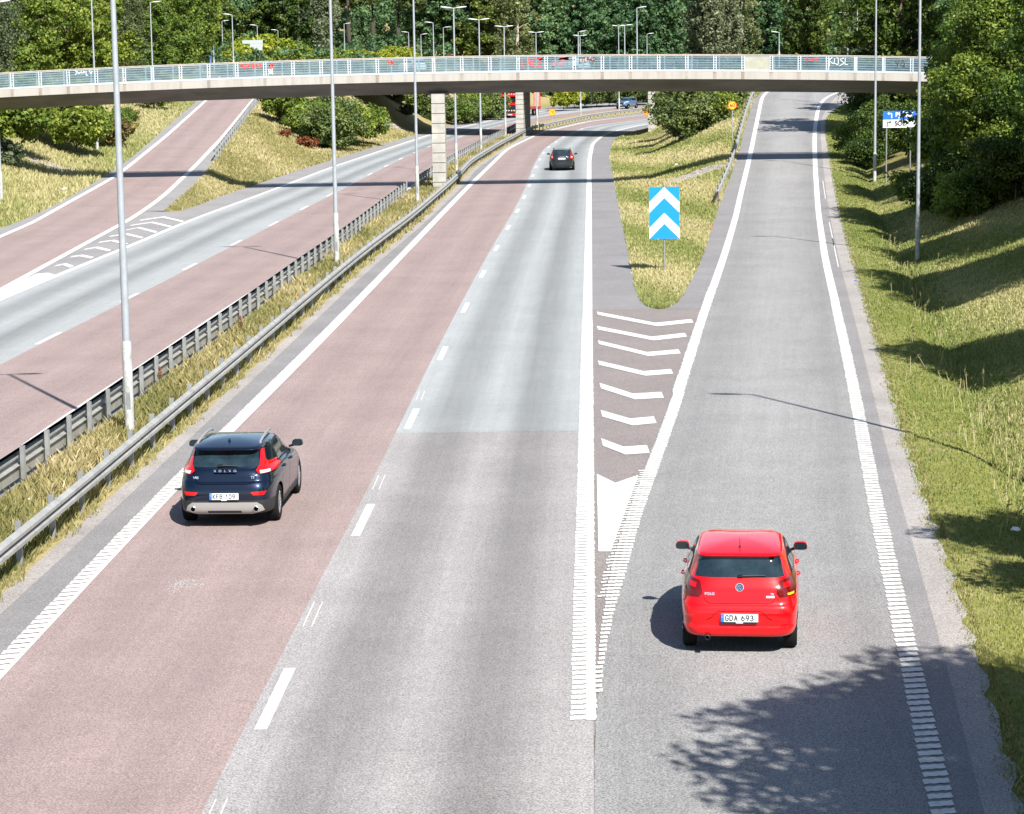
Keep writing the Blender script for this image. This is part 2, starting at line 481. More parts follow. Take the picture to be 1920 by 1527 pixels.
def wear_paint():
    t = M['paint'].node_tree; b = t.nodes['Principled BSDF']
    src = b.inputs['Base Color'].links[0].from_socket
    pos = t.nodes.new('ShaderNodeNewGeometry').outputs['Position']
    a = ramp_(t, noise_(t, pos, 26, 4, .75), [(.60, 0.), (.68, 1.)])
    b2 = ramp_(t, noise_(t, pos, 1.1, 4, .6), [(.40, .12), (.66, .95)])
    f = mixc(t, 1.0, a, b2, 'MULTIPLY')
    t.links.new(mixc(t, f, src, (.24, .235, .23, 1)), b.inputs['Base Color'])
wear_paint()
def glassmat():
    m, t, b = newmat('frosted_railing_glass')
    g = nd(t, 'ShaderNodeBsdfGlossy'); g.inputs['Roughness'].default_value = .1; g.inputs[0].default_value = (.8, .9, 1, 1)
    tr = nd(t, 'ShaderNodeBsdfTransparent'); tr.inputs[0].default_value = (.72, .82, .84, 1)
    df = nd(t, 'ShaderNodeBsdfDiffuse')
    pos = t.nodes.new('ShaderNodeNewGeometry').outputs['Position']
    mp = nd(t, 'ShaderNodeMapping'); mp.inputs['Scale'].default_value = (1, 1, 2); t.links.new(pos, mp.inputs[0])
    c = ramp_(t, noise_(t, mp.outputs[0], 1.3, 4, .6), [(.3, (.12, .18, .22, 1)), (.7, (.26, .33, .38, 1))])
    t.links.new(c, df.inputs[0])
    m1 = nd(t, 'ShaderNodeMixShader'); m1.inputs[0].default_value = .26
    t.links.new(tr.outputs[0], m1.inputs[1]); t.links.new(df.outputs[0], m1.inputs[2])
    m2 = nd(t, 'ShaderNodeMixShader'); m2.inputs[0].default_value = .06
    t.links.new(m1.outputs[0], m2.inputs[1]); t.links.new(g.outputs[0], m2.inputs[2])
    t.links.new(m2.outputs[0], t.nodes['Material Output'].inputs[0])
    return m
M['glass'] = glassmat()

# ------------------------------------------------------------------ ground
def ground_mat():
    m, t, b = newmat('verge_grass_and_soil')
    pos = t.nodes.new('ShaderNodeNewGeometry').outputs['Position']
    at_ = t.nodes.new('ShaderNodeAttribute'); at_.attribute_name = 'dry'
    n1 = noise_(t, pos, .45, 6, .65); n2 = noise_(t, pos, 3.5, 5, .7); n3 = noise_(t, pos, 22, 3, .7)
    green = mixc(t, n2, (.11, .12, .025, 1), (.20, .20, .05, 1))
    straw = mixc(t, n2, (.20, .165, .075, 1), (.35, .295, .155, 1))
    a = nd(t, 'ShaderNodeMath', operation='ADD'); t.links.new(n1, a.inputs[0]); t.links.new(at_.outputs['Fac'], a.inputs[1])
    a2 = nd(t, 'ShaderNodeMath', operation='ADD'); t.links.new(a.outputs[0], a2.inputs[0])
    q = nd(t, 'ShaderNodeMath', operation='MULTIPLY'); t.links.new(n2, q.inputs[0]); q.inputs[1].default_value = .5; t.links.new(q.outputs[0], a2.inputs[1])
    f = ramp_(t, a2.outputs[0], [(.55, 0.), (.95, 1.)])
    r = nd(t, 'ShaderNodeMapRange'); t.links.new(a2.outputs[0], r.inputs[0]); r.inputs[1].default_value = 1.0; r.inputs[2].default_value = 1.7
    c = mixc(t, r.outputs[0], green, straw)
    soil = ramp_(t, noise_(t, pos, .9, 5, .7), [(.60, 0.), (.72, 1.)])
    c = mixc(t, soil, c, (.24, .19, .13, 1))
    c = mixc(t, 1.0, c, ramp_(t, n3, [(.3, (.72,) * 3 + (1,)), (.7, (1.25,) * 3 + (1,))]), 'MULTIPLY')
    t.links.new(c, b.inputs['Base Color']); b.inputs['Roughness'].default_value = .95; b.inputs['Specular IOR Level'].default_value = .1
    bp = nd(t, 'ShaderNodeBump'); bp.inputs['Strength'].default_value = .6; bp.inputs['Distance'].default_value = .08
    t.links.new(n2, bp.inputs['Height']); t.links.new(bp.outputs[0], b.inputs['Normal'])
    return m
M['ground'] = ground_mat()
rng = np.random.default_rng(5)
SUBS = [6, 8, 6, 3, 3, 3, 5, 3, 3, 2, 3, 3, 3, 4, 4, 4, 3, 3, 3, 5, 6, 6, 4]
def build_ground():
    ys = np.concatenate([YS, np.arange(424, 900, 25.0)])
    V = []; D = []; n = None
    for Y in ys:
        c = cols(min(Y, 420))
        xs, ds = [], []
        for k in range(len(c) - 1):
            for s in range(SUBS[k]):
                u = s / SUBS[k]
                xs.append(c[k][0] * (1 - u) + c[k + 1][0] * u); ds.append(c[k][2] * (1 - u) + c[k + 1][2] * u)
        xs.append(c[-1][0]); ds.append(c[-1][2])
        lo, hi = LCL(Y) - 2, RV(Y)
        for x, d in zip(xs, ds):
            z = gz(x, min(Y, 420)) + max(0, Y - 420) * .055
            V.append((x, Y, z - 0.0)); D.append(d)
        n = len(xs)
    V = np.array(V); m_ = len(ys)
    idx = np.arange(m_ * n).reshape(m_, n)
    F = np.stack([idx[:-1, :-1], idx[:-1, 1:], idx[1:, 1:], idx[1:, :-1]], -1).reshape(-1, 4)
    o = npmesh('ground', V, F, M['ground'], smooth=True)
    a = o.data.attributes.new('dry', 'FLOAT', 'POINT'); a.data.foreach_set('value', np.array(D, dtype=np.float32))
    tag(o, kind='structure')
build_ground()

# ------------------------------------------------------------------ roads
def strip(name, fa, fb, mat_, dz, y0, y1, nx=6, zf=None, step=1.5, kind='structure', ease=None):
    ys = np.linspace(y0, y1, max(2, int(round((y1 - y0) / step)) + 1)); V = []; UV = []
    for Y in ys:
        a, b_ = fa(Y), fb(Y)
        if b_ < a + .01: b_ = a + .01
        for k in range(nx + 1):
            x = a + (b_ - a) * k / nx
            V.append((x, Y, (zf(x, Y) if zf else 0.0) + dz)); UV.append((x - a, Y))
    n = nx + 1; m_ = len(ys)
    idx = np.arange(m_ * n).reshape(m_, n)
    F = np.stack([idx[:-1, :-1], idx[:-1, 1:], idx[1:, 1:], idx[1:, :-1]], -1).reshape(-1, 4)
    o = npmesh(name, np.array(V), F, mat_, uv=np.array(UV))
    return tag(o, kind=kind)
TRK = [(0, 1.05), (.10, 1.0), (.22, .70), (.32, .72), (.47, 1.02), (.56, .92), (.66, .62), (.75, .68), (.88, .95), (1, 1.0)]
TRK2 = [(0, 1.04), (.14, 1.0), (.26, .90), (.36, .96), (.5, 1.02), (.64, .94), (.74, .89), (.86, 1.0), (1, 1.03)]
M['red_a'] = asphalt('red_asphalt', (.243, .186, .174), .45, TRK2, 4.0, .08)
M['grey_a'] = asphalt('pale_grey_asphalt', (.272, .286, .288), .30, TRK, 4.35, .06)
TRKN = [(0, 1.05), (.10, 1.0), (.20, .72), (.32, .70), (.47, 1.02), (.56, .92), (.66, .64), (.76, .68), (.88, .95), (1, 1.0)]
M['near_a'] = asphalt('worn_grey_asphalt', (.255, .243, .24), .52, TRKN, 4.35, .09)
M['ramp_a'] = asphalt('ramp_asphalt', (.220, .218, .215), .60, [(0, .95), (.12, .86), (.24, .92), (.38, 1.05), (.55, 1.05), (.72, .95), (.84, .84), (.93, .95), (1, 1)], 4.6, .09)
M['should'] = asphalt('shoulder_asphalt', (.184, .178, .178), .45, None, 4, .12)
M['gorea'] = asphalt('gore_asphalt', (.182, .160, .152), .5, None, 4, .08)
M['gravel'] = asphalt('dusty_gravel_edge', (.265, .246, .232), .5, None, 4, .16)
M['leftsh'] = asphalt('grey_shoulder_asphalt', (.215, .208, .205), .35, None, 4, .1)
YJ = hit(900, 812, Z0).y
off = lambda f, d: (lambda Y: f(Y) + d)
ADZ = .02
strip('roadside_gravel', off(G2, -.05), off(G2, .5), M['gravel'], ADZ - .006, -40, 330)
strip('hard_shoulder', off(G2, .5), ML, M['should'], ADZ, -40, 380)
strip('motorway_red_lane', ML, MBD, M['red_a'], ADZ, -40, 380, 8)
strip('motorway_right_lane_near', MBD, off(MR, .12), M['near_a'], ADZ, -40, YJ + .1, 8, step=1.0)
strip('motorway_right_lane', MBD, off(MR, .12), M['grey_a'], ADZ + .002, YJ, 380, 8)
YE = 38.0
# gore: between the motorway edge line and the ramp edge line
RLx = lambda Y: max(RL(Y), MR(Y) + .13)
strip('gore_pavement', off(MR, .12), lambda Y: min(RLx(Y), 1e9), M['gorea'], ADZ - .003, 20, TIP_G + .02, 4, step=.5)
strip('gore_pavement_far', off(MR, .12), GL, M['should'], ADZ, TIP_G, 380, 3, step=.7)
strip('ramp_left_shoulder', lambda Y: GR(Y) if Y > TIP_G else GL(TIP_G), RL, M['should'], ADZ + .001, TIP_G + .0, 236, 4, ZRf, step=.7)
strip('exit_ramp_road', RLx, RR, M['ramp_a'], ADZ, -40, 236, 10, ZRf)
strip('ramp_right_shoulder', RR, lambda Y: RR(Y) + min(.75, (RV(Y) - RR(Y)) * .5), M['should'], ADZ - .001, -40, 236, 2, ZRf)
strip('ramp_dusty_edge', lambda Y: RR(Y) + min(.75, (RV(Y) - RR(Y)) * .5), lambda Y: RV(Y) + .05 * math.sin(Y * 3.1) + .04 * math.sin(Y * 7.7), M['gravel'], ADZ - .002, -40, 236, 3, ZRf, step=.5)
# left carriageway
strip('left_carriageway_inner_shoulder', LCR, off(G1, .0), M['leftsh'], ADZ, 20, 380, 3)
strip('left_carriageway_red_lane', LCM, LCR, M['red_a'], ADZ, 20, 390, 8)
strip('left_carriageway_grey_lane', LCL, LCM, M['grey_a'], ADZ, 20, 395, 8)
zLc = lambda x, Y: zL(Y)
def zgf(x, Y):
    a, b_ = min(LRR(Y), LCL(Y) - .05), LCL(Y)
    return zL(Y) * (1 - min(1, max(0, (x - a) / (b_ - a))))
LGRx = lambda Y: LGR(Y) if Y > TIP_L else LCL(Y)
strip('left_carriageway_shoulder', LCG, LCL, M['leftsh'], ADZ, TIP_L, 395, 3)
LRRx = lambda Y: min(LRR(Y), LCL(Y) - .05)
strip('slip_road', LRL, LRRx, M['red_a'], ADZ + .003, 20, 300, 8, zLc)
strip('slip_road_left_shoulder', LGL, LRL, M['leftsh'], ADZ + .003, 20, 300, 3, zLc)
strip('slip_road_gore', LRRx, lambda Y: LCL(Y), M['leftsh'], ADZ + .001, 60, TIP_L, 4, zgf)
strip('slip_road_right_shoulder', LRR, off(LGR, .0), M['leftsh'], ADZ + .003, TIP_L, 300, 3, zLc)

# ------------------------------------------------------------------ markings
MZ = ADZ + .0065
class Paint(MB):
    def quad(s, a0, b0, y0, a1, b1, y1, zf, dz=MZ):
        s.v += [(a0, y0, zf(a0, y0) + dz), (b0, y0, zf(b0, y0) + dz), (b1, y1, zf(b1, y1) + dz), (a1, y1, zf(a1, y1) + dz)]
        i = len(s.v) - 4; s.f.append([i, i + 1, i + 2, i + 3]); s.m.append(0)
    def out(s, name):
        o = s.build(name, M['paint']); tag(o, kind='structure'); return o
rnd = random.Random(3)
def solid(name, f, wd, y0, y1, zf=Z0, step=1.5, dz=MZ, edge=0.0):
    p = Paint(); Y = y0
    while Y < y1:
        Y2 = min(Y + step, y1)
        p.quad(f(Y) - wd / 2, f(Y) + wd / 2, Y, f(Y2) - wd / 2, f(Y2) + wd / 2, Y2, zf, dz); Y = Y2
    p.out(name)
def bars(name, f, wd, y0, y1, pitch, fill, zf=Z0, skew=0.0, rag=.015, core=None, fillfar=None, dz=MZ):
    """ribbed rumble line: cross bars with slightly ragged ends, on an optional solid core"""
    p = Paint(); Y = y0
    while Y < y1:
        fl = fill if fillfar is None else fill + (fillfar - fill) * min(1, (Y - y0) / max(1, (y1 - y0)))
        n = 5; W_ = wd(Y) if callable(wd) else wd
        jl, jr = rnd.uniform(-rag, rag), rnd.uniform(-rag, rag)
        a, b = f(Y) - W_ / 2 + jl, f(Y) + W_ / 2 + jr
        i = len(p.v)
        for k in range(n + 1):
            x = a + (b - a) * k / n; yo = skew * (k / n) + .010 * (1 if k % 2 else -1)
            yy = Y + yo
            p.v.append((x, yy, zf(x, yy) + dz + .002))
        for k in range(n + 1):
            x = a + (b - a) * k / n; yo = skew * (k / n) + .010 * (1 if k % 2 else -1)
            yy = Y + yo + pitch * fl
            p.v.append((x, yy, zf(x, yy) + dz + .002))
        for k in range(n): p.f.append([i + k, i + k + 1, i + n + 2 + k, i + n + 1 + k]); p.m.append(0)
        Y += pitch
    p.out(name)
# motorway left edge line: solid core with a ribbed pattern on it close by
bars('motorway_left_edge_line_ribs', ML, .33, -4, 78, .30, .70, skew=.12, rag=.008, fillfar=.86)
solid('motorway_left_edge_line_core', off(ML, .13), .07, -4, 78, dz=MZ + .0005)
solid('motorway_left_edge_line', ML, .31, 78, 380)
EY = hit(1095, 1354, Z0).y
bars('motorway_right_edge_line_ribs', MR, .34, EY, 74, .245, .72, skew=.06, rag=.009, fillfar=.94)
solid('motorway_right_edge_line_core', off(MR, .09), .12, EY, 74, dz=MZ + .0005)
solid('motorway_right_edge_line', MR, .31, 74, 380)
RY0 = hit(1120, 1302, Z0).y
RLm = lambda Y: max(RL(Y), MR(Y) + .22 + .10 * sm((Y - RY0) / 4))
bars('ramp_left_edge_line_ribs', lambda Y: RLm(Y) - .02 + .05 * sm((Y - RY0) / 9), lambda Y: .09 + .19 * sm((Y - RY0 - 1) / 8), RY0, 58, .24, .60, skew=.03, rag=.01, fillfar=.85, dz=MZ + .0016)
bars('ramp_left_edge_line_old_ribs', lambda Y: RLm(Y) - .15, .10, RY0 + 5.5, 47, .24, .5, skew=.05, rag=.03, dz=MZ + .0032)
bars('ramp_left_edge_line_mid', off(RLm, 0), .3, 58, 84, .26, .85, ZRf, fillfar=.97)
solid('ramp_left_edge_line', RL, .29, 84, 236, ZRf)
bars('ramp_right_edge_line_ribs', RR, .30, -4, 78, .275, .52, ZRf, skew=.05, rag=.012, fillfar=.82)
solid('ramp_right_edge_line', RR, .28, 78, 236, ZRf)
def dashes(name, f, wd, y0, y1, ln, per, zf=Z0, ghost=False):
    p = Paint(); Y = y0
    while Y < y1:
        n = 3
        for k in range(n):
            a, b = Y + ln * k / n, Y + ln * (k + 1) / n
            p.quad(f(a) - wd / 2, f(a) + wd / 2, a, f(b) - wd / 2, f(b) + wd / 2, b, zf)
        Y += per
    p.out(name)
D0 = hit(480, 1372, Z0).y
LD = lambda Y: MBD(Y) + .22
dashes('motorway_lane_dashes', LD, .16, D0 - 24, 330, 3.0, 12.0)
# ghost outlines of older dashes
p = Paint()
for y in (D0 - 4.4, D0 + 5.4, D0 + 16.5, D0 + 9.4 + 19):
    for d in (0, .13):
        p.quad(LD(y) - .12 + d, LD(y) - .105 + d, y, LD(y + 1.6) - .14 + d, LD(y + 1.6) - .125 + d, y + 1.6, Z0)
p.out('worn_marking_outlines')
dashes('left_carriageway_dashes', off(LCM, -.1), .15, hit(340, 508, Z0).y - 60, 330, 3.0, 12.0)
solid('left_carriageway_inner_line', off(LCR, .03), .2, 20, 380)
solid('left_carriageway_outer_line', LCL, .28, 20, 390)
solid('slip_road_left_line', LRL, .3, 20, 298, zLc, dz=MZ + .004)
solid('slip_road_right_line', LRRx, .3, 20, 298, zLc, dz=MZ + .004)
# chevrons of the gore (pixel rows measured on the road plane)
p = Paint()
def chev(l, m_, r, th):
    A, B_, C_ = hit(*l, Z0), hit(*m_, Z0), hit(*r, Z0)
    t = th
    for P_, Q in ((A, B_), (B_, C_)):
        i = len(p.v)
        p.v += [(P_.x, P_.y, MZ), (P_.x, P_.y - t, MZ), (Q.x, Q.y - t, MZ), (Q.x, Q.y, MZ)]
        p.f.append([i, i + 1, i + 2, i + 3]); p.m.append(0)
for l, m_, r, th in (((1119, 586), (1229, 607), (1296, 600), .95), ((1119, 613), (1222, 633), (1284, 626), .95), ((1121, 640), (1213, 662), (1272, 657), .9),
                     ((1121, 678), (1207, 698), (1258, 694), .9), ((1124, 720), (1187, 740), (1240, 737), 1.0), ((1126, 771), (1182, 787), (1226, 783), 1.0), ((1127, 824), (1169, 840), (1213, 837), 1.0)):
    chev(l, m_, r, th)
p.out('gore_chevrons')
p = Paint()
P4 = [hit(a, b, Z0) for a, b in ((1119, 891), (1154, 908), (1197, 893), (1145, 1037), (1122, 1037))]
p.face([(q.x, q.y, MZ) for q in P4]); p.out('gore_white_wedge')
# chevrons in the left gore
p = Paint()
for l, m_, r in (((258, 414), (308, 407), (351, 417)), ((240, 424), (287, 417), (329, 427)), ((221, 435), (262, 427), (301, 437)), ((203, 444), (240, 439), (274, 447)),
                 ((184, 455), (214, 451), (245, 459)), ((158, 468), (184, 464), (213, 471)), ((133, 482), (155, 479), (180, 484)), ((104, 499), (124, 495), (141, 501))):
    l = (l[0] + .14 * (m_[0] - l[0]), l[1] + .14 * (m_[1] - l[1])); r = (r[0] + .14 * (m_[0] - r[0]), r[1] + .14 * (m_[1] - r[1]))
    A, B_, C_ = hit(*l, zgf), hit(*m_, zgf), hit(*r, zgf)
    for P_, Q in ((A, B_), (B_, C_)):
        p.face([(x_, y_, zgf(x_, y_) + MZ + .003) for x_, y_ in ((P_.x, P_.y), (P_.x, P_.y - .8), (Q.x, Q.y - .8), (Q.x, Q.y))])
p.out('left_gore_chevrons')
p = Paint()
p.face([(q.x, q.y, MZ + .001) for q in [hit(a, b, Z0) for a, b in ((68, 515), (90, 513), (104, 517), (0, 560), (-40, 575), (-40, 566))]]); p.out('left_gore_white_wedge')
# pale scuff on the red lane
p = Paint()
c0 = hit(345, 1098, Z0); rr_ = random.Random(8)
for k in range(420):
    x, y = c0.x + rr_.gauss(0, .14), c0.y + rr_.gauss(0, .22); s = rr_.uniform(.004, .011)
    p.face([(x - s, y - s, MZ - .003), (x + s, y - s * .6, MZ - .003), (x + s * .7, y + s, MZ - .003), (x - s * .8, y + s * .7, MZ - .003)])
p.out('pale_scuff_mark')
# shoulder wear line along the ramp
p = Paint()
for a, b in (((1542, 340), (1547, 374)), ((1554, 418), (1563, 462)), ((1560, 448), (1571, 502))):
    A, B_ = hit(*a, ZRf), hit(*b, ZRf)
    p.face([(A.x, A.y, A.z + MZ), (A.x + .04, A.y, A.z + MZ), (B_.x + .04, B_.y, B_.z + MZ), (B_.x, B_.y, B_.z + MZ)])
p.out('old_shoulder_line')

# crossing road on its own embankments and bridge
M['xroad'] = asphalt('crossing_road_asphalt', (.20, .198, .20), .3, None, 4, .08)
def xstrip(name, d0, d1, dz0, mat_, thick=0):
    V = []; pts = []
    for k in range(len(XR)):
        a = Vector(XR[max(0, k - 1)]); b = Vector(XR[min(len(XR) - 1, k + 1)])
        n = Vector((-(b - a).y, (b - a).x)).normalized()
        c = Vector(XR[k]); pts.append((c + n * d0, c + n * d1))
    mb = MB()
    for (a, b), (c, d) in zip(pts, pts[1:]):
        mb.face([(a.x, a.y, dz0), (c.x, c.y, dz0), (d.x, d.y, dz0), (b.x, b.y, dz0)])
    return tag(mb.build(name, mat_), kind='structure')
xstrip('crossing_road', -6.2, 6.2, 6.33, M['xroad'])
xstrip('crossing_road_line', -.08, .08, 6.34, M['paint'])

# ------------------------------------------------------------------ road bridge behind
def seg_pts(x0, x1, n):
    out = []
    xs = [q[0] for q in XR]; ys = [q[1] for q in XR]
    for k in range(n + 1):
        x = x0 + (x1 - x0) * k / n
        out.append(Vector((x, float(np.interp(x, xs, ys)), 0)))
    return out
br = thing('road_bridge', (0, 246, 0), 'grey concrete road bridge crossing the motorway beyond the footbridge', 'road bridge')
def local(root, mbx, name, mats, **k):
    for i, v in enumerate(mbx.v): mbx.v[i] = (v[0] - root.location.x, v[1] - root.location.y, v[2] - root.location.z)
    return mbx.build(name, mats, root, **k)
S = seg_pts(-17, 21, 10)
def sweep(mb, S, d0, d1, z0, z1):
    q = []
    for k in range(len(S)):
        a = S[max(0, k - 1)]; b = S[min(len(S) - 1, k + 1)]
        n = Vector((-(b - a).y, (b - a).x, 0)).normalized()
        q.append([S[k] + n * d0 + Vector((0, 0, z0)), S[k] + n * d1 + Vector((0, 0, z0)), S[k] + n * d1 + Vector((0, 0, z1)), S[k] + n * d0 + Vector((0, 0, z1))])
    for u, v in zip(q, q[1:]):
        for i in range(4): mb.face([u[i], u[(i + 1) % 4], v[(i + 1) % 4], v[i]])
    mb.face(q[0]); mb.face(q[-1])
mb = MB(); sweep(mb, S, -6.8, 6.8, 5.15, 6.3); local(br, mb, 'deck', M['conc'])
for s_ in (-1, 1):
    mb = MB(); sweep(mb, S, s_ * 6.6 - .2, s_ * 6.6 + .2, 6.31, 6.5)
    local(br, mb, 'kerb', M['conc'])
    mb = MB()
    S2 = seg_pts(-17, 21, 24)
    for z in (6.75, 7.0, 7.25): sweep(mb, S, s_ * 6.6 - .03, s_ * 6.6 + .03, z, z + .06)
    for k, q in enumerate(S2):
        a = S2[max(0, k - 1)]; b = S2[min(len(S2) - 1, k + 1)]
        n = Vector((-(b - a).y, (b - a).x, 0)).normalized()
        c = q + n * s_ * 6.6
        mb.box((c.x, c.y, 6.95), (.08, .08, .88))
    local(br, mb, 'railing', M['galv'])
def pier_blocks(root, cx, cy_, w_, d_, z0, z1, rz, nb, name='pier'):
    h = (z1 - z0) / nb
    mb = MB()
    for k in range(nb): mb.box((cx, cy_, z0 + h * (k + .5)), (w_, d_, h - .05), 0, rz)
    mb.box((cx, cy_, (z0 + z1) / 2), (w_ - .06, d_ - .06, z1 - z0), 1, rz)
    return local(root, mb, name, [M['conc'], M['concd']])
c = at(974.5, 240, 236.4)
pier_blocks(br, c.x + 5 * math.sin(R(4.6)), 236.4 + 5, .76, 10, -.1, 5.15, R(-4.6), 11)
c = at(1222, 200, 226.6)
pier_blocks(br, c.x + 4 * math.sin(R(7)), 226.6 + 4, .7, 8, 0, 5.15, R(-7), 11)
# rough slope paving under the bridge ends
# ------------------------------------------------------------------ footbridge
YF = 146.4
fb = thing('footbridge', (0, YF, 0), 'slender arched concrete footbridge with glass panelled railing spanning the whole motorway', 'footbridge')
PITCH_P = 52.2 / 4400 * YF
X0 = at(22.5, 150, YF).x
zt = lambda x: 8.27 - .00064 * (x + 1) ** 2
XA, XB = X0 - 4 * PITCH_P, X0 + 33.6 * PITCH_P
def fbspan(d0, d1, z0, z1, name, mat_, n=44, xa=XA, xb=XB, **k):
    mb = MB(); q = []
    for i in range(n + 1):
        x = xa + (xb - xa) * i / n; z = zt(x)
        q.append([Vector((x, d0, z + z0)), Vector((x, d1, z + z0)), Vector((x, d1, z + z1)), Vector((x, d0, z + z1))])
    for u, v in zip(q, q[1:]):
        for i in range(4): mb.face([u[i], u[(i + 1) % 4], v[(i + 1) % 4], v[i]])
    mb.face(q[0]); mb.face(q[-1])
    return mb.build(name, mat_, fb, **k)
def fasciamat():
    m, t, b = newmat('stained_fascia_concrete')
    tc = t.nodes.new('ShaderNodeTexCoord').outputs['Object']
    mp = nd(t, 'ShaderNodeMapping'); mp.inputs['Scale'].default_value = (1.2, 1, .12); t.links.new(tc, mp.inputs[0])
    st = ramp_(t, noise_(t, mp.outputs[0], 1.6, 5, .7), [(.45, 0.), (.75, 1.)])
    sp = nd(t, 'ShaderNodeSeparateXYZ'); t.links.new(tc, sp.inputs[0])
    a = nd(t, 'ShaderNodeMath', operation='ADD'); t.links.new(sp.outputs[0], a.inputs[0]); a.inputs[1].default_value = -X0 + 100 * PITCH_P + .12
    d = nd(t, 'ShaderNodeMath', operation='MODULO'); t.links.new(a.outputs[0], d.inputs[0]); d.inputs[1].default_value = PITCH_P
    near = ramp_(t, d.outputs[0], [(0.0, 1.), (.16, .9), (.24, .0), (1, 0.)])
    nn = ramp_(t, noise_(t, tc, .45, 2, .5), [(.42, 0.15), (.58, 1.)])
    drip = mixc(t, 1.0, near, nn, 'MULTIPLY')
    c = mixc(t, st, (.325, .31, .285, 1), (.25, .23, .20, 1))
    c = mixc(t, drip, c, (.20, .17, .14, 1))
    t.links.new(c, b.inputs['Base Color']); b.inputs['Roughness'].default_value = .9
    return m
M['fascia'] = fasciamat()
fbspan(0, 3.2, -1.52, -1.06, 'deck', M['fascia'])
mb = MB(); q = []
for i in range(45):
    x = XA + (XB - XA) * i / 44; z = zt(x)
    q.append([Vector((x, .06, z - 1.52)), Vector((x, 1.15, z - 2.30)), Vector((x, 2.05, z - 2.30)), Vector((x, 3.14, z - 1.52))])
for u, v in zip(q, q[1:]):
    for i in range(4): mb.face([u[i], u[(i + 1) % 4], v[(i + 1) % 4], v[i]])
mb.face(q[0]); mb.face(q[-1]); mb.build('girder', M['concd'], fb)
fbspan(-.04, .10, -.05, 0.0, 'handrail', M['wood'])
fbspan(3.1, 3.24, -.05, 0.0, 'handrail', M['wood'])
fbspan(-.01, .05, -.12, -.05, 'top_rail', M['railpaint'])
fbspan(-.01, .05, -1.04, -.93, 'bottom_rail', M['railpaint'])
for k in range(-3, 34):
    x = X0 + k * PITCH_P
    z = zt(x)
    mb = MB(); mb.box((x - .075, 0.02, z - .57), (.065, .09, 1.0)); mb.box((x + .075, 0.02, z - .57), (.065, .09, 1.0))
    mb.build('railing_post', M['railpaint'], fb)
    if k % 1 == 0:
        mb = MB(); mb.box((x + .9 - .014 * k, 3.17, z - .57), (.09, .06, 1.0)); mb.build('rear_railing_post', M['railpaint'], fb)
for z in (-.22, -.37, -.52, -.67, -.82, -.97):
    fbspan(3.12, 3.17, z - .02, z + .02, 'horizontal_bar', M['railpaint'])
M['beige'] = mat('beige_board', (.30, .30, .24), .7, 0, .15, 3)
M['gred'] = mat('red_spray_paint', (.65, .04, .03), .6)
M['gblk'] = mat('black_spray_paint', (.03, .03, .035), .6)
M['gwht'] = mat('white_spray_paint', (.7, .75, .75), .6)
M['gpnk'] = mat('faded_pink_spray_paint', (.5, .3, .27), .6)
panels = {}
for k in range(-3, 33):
    xa, xb = X0 + k * PITCH_P + .115, X0 + (k + 1) * PITCH_P - .115
    mb = MB(); za, zb = zt(xa), zt(xb)
    y0, y1 = .012, .028
    P_ = [(xa, za - .93), (xb, zb - .93), (xb, zb - .12), (xa, za - .12)]
    mb.prism(P_, y0, y1)
    opaque = (k == 26)
    o = mb.build('glass_panel' if not opaque else 'board_panel', M['beige'] if opaque else M['glass'], fb)
    panels[k] = (o, xa, xb)
    if opaque: o['label'] = 'opaque beige board in place of the glass'
def strokes(k, lines, mat_, wd=.045):
    o, xa, xb = panels[k]
    mb = MB()
    for ln in lines:
        pts = [(xa + u * (xb - xa), zt(xa) - .12 - v * .81) for u, v in ln]
        for (a, b), (c, d) in zip(pts, pts[1:]):
            dx, dz = c - a, d - b; l_ = math.hypot(dx, dz) or 1
            nx_, nz_ = -dz / l_ * wd / 2, dx / l_ * wd / 2
            mb.prism([(a + nx_, b + nz_), (a - nx_, b - nz_), (c - nx_, d - nz_), (c + nx_, d + nz_)], .004, .0105)
    g = mb.build('graffiti', mat_, o)
LET = {'L': [[(.1, 0), (0, 1), (.8, 1)]], 'A': [[(0, 1), (.5, 0), (1, 1)], [(.2, .6), (.8, .6)]], 'C': [[(1, .1), (.3, 0), (0, .5), (.3, 1), (1, .9)]],
       'E': [[(1, 0), (0, 0), (.1, 1), (1, 1)], [(0, .5), (.8, .45)]], 'M': [[(0, 1), (0, 0), (.5, .6), (1, 0), (1, 1)]], 'U': [[(0, 0), (0, 1), (1, 1), (1, 0)]],
       'T': [[(0, 0), (1, 0)], [(.5, 0), (.5, 1)]], 'R': [[(0, 1), (0, 0), (.9, .2), (0, .5), (1, 1)]], 'I': [[(.5, 0), (.5, 1)]], 'N': [[(0, 1), (0, 0), (1, 1), (1, 0)]],
       'D': [[(0, 0), (0, 1), (.9, .6), (.8, .2), (0, 0)]], 'S': [[(1, 0), (0, .2), (1, .7), (0, 1)]], 'K': [[(0, 0), (0, 1)], [(1, 0), (0, .5), (1, 1)]],
       'O': [[(.2, 0), (1, .2), (.8, 1), (0, .8), (.2, 0)]], 'Y': [[(0, 0), (.5, .5), (1, 0)], [(.5, .5), (.4, 1)]], 'Q': [[(.5, 0), (1, .5), (.5, 1), (0, .5), (.5, 0)], [(.6, .6), (1.2, 1.1)]],
       'H': [[(0, 0), (0, 1)], [(1, 0), (1, 1)], [(0, .5), (1, .5)]]}
def word(w_, u0, u1, v0, v1, jit=.04, seed=1):
    r_ = random.Random(seed); out = []; n = len(w_); st = (u1 - u0) / n
    for i, ch in enumerate(w_):
        for ln in LET[ch]:
            out.append([(u0 + st * (i + .78 * a) + r_.uniform(-jit, jit) * st, v0 + (v1 - v0) * b + r_.uniform(-jit, jit)) for a, b in ln])
    return out
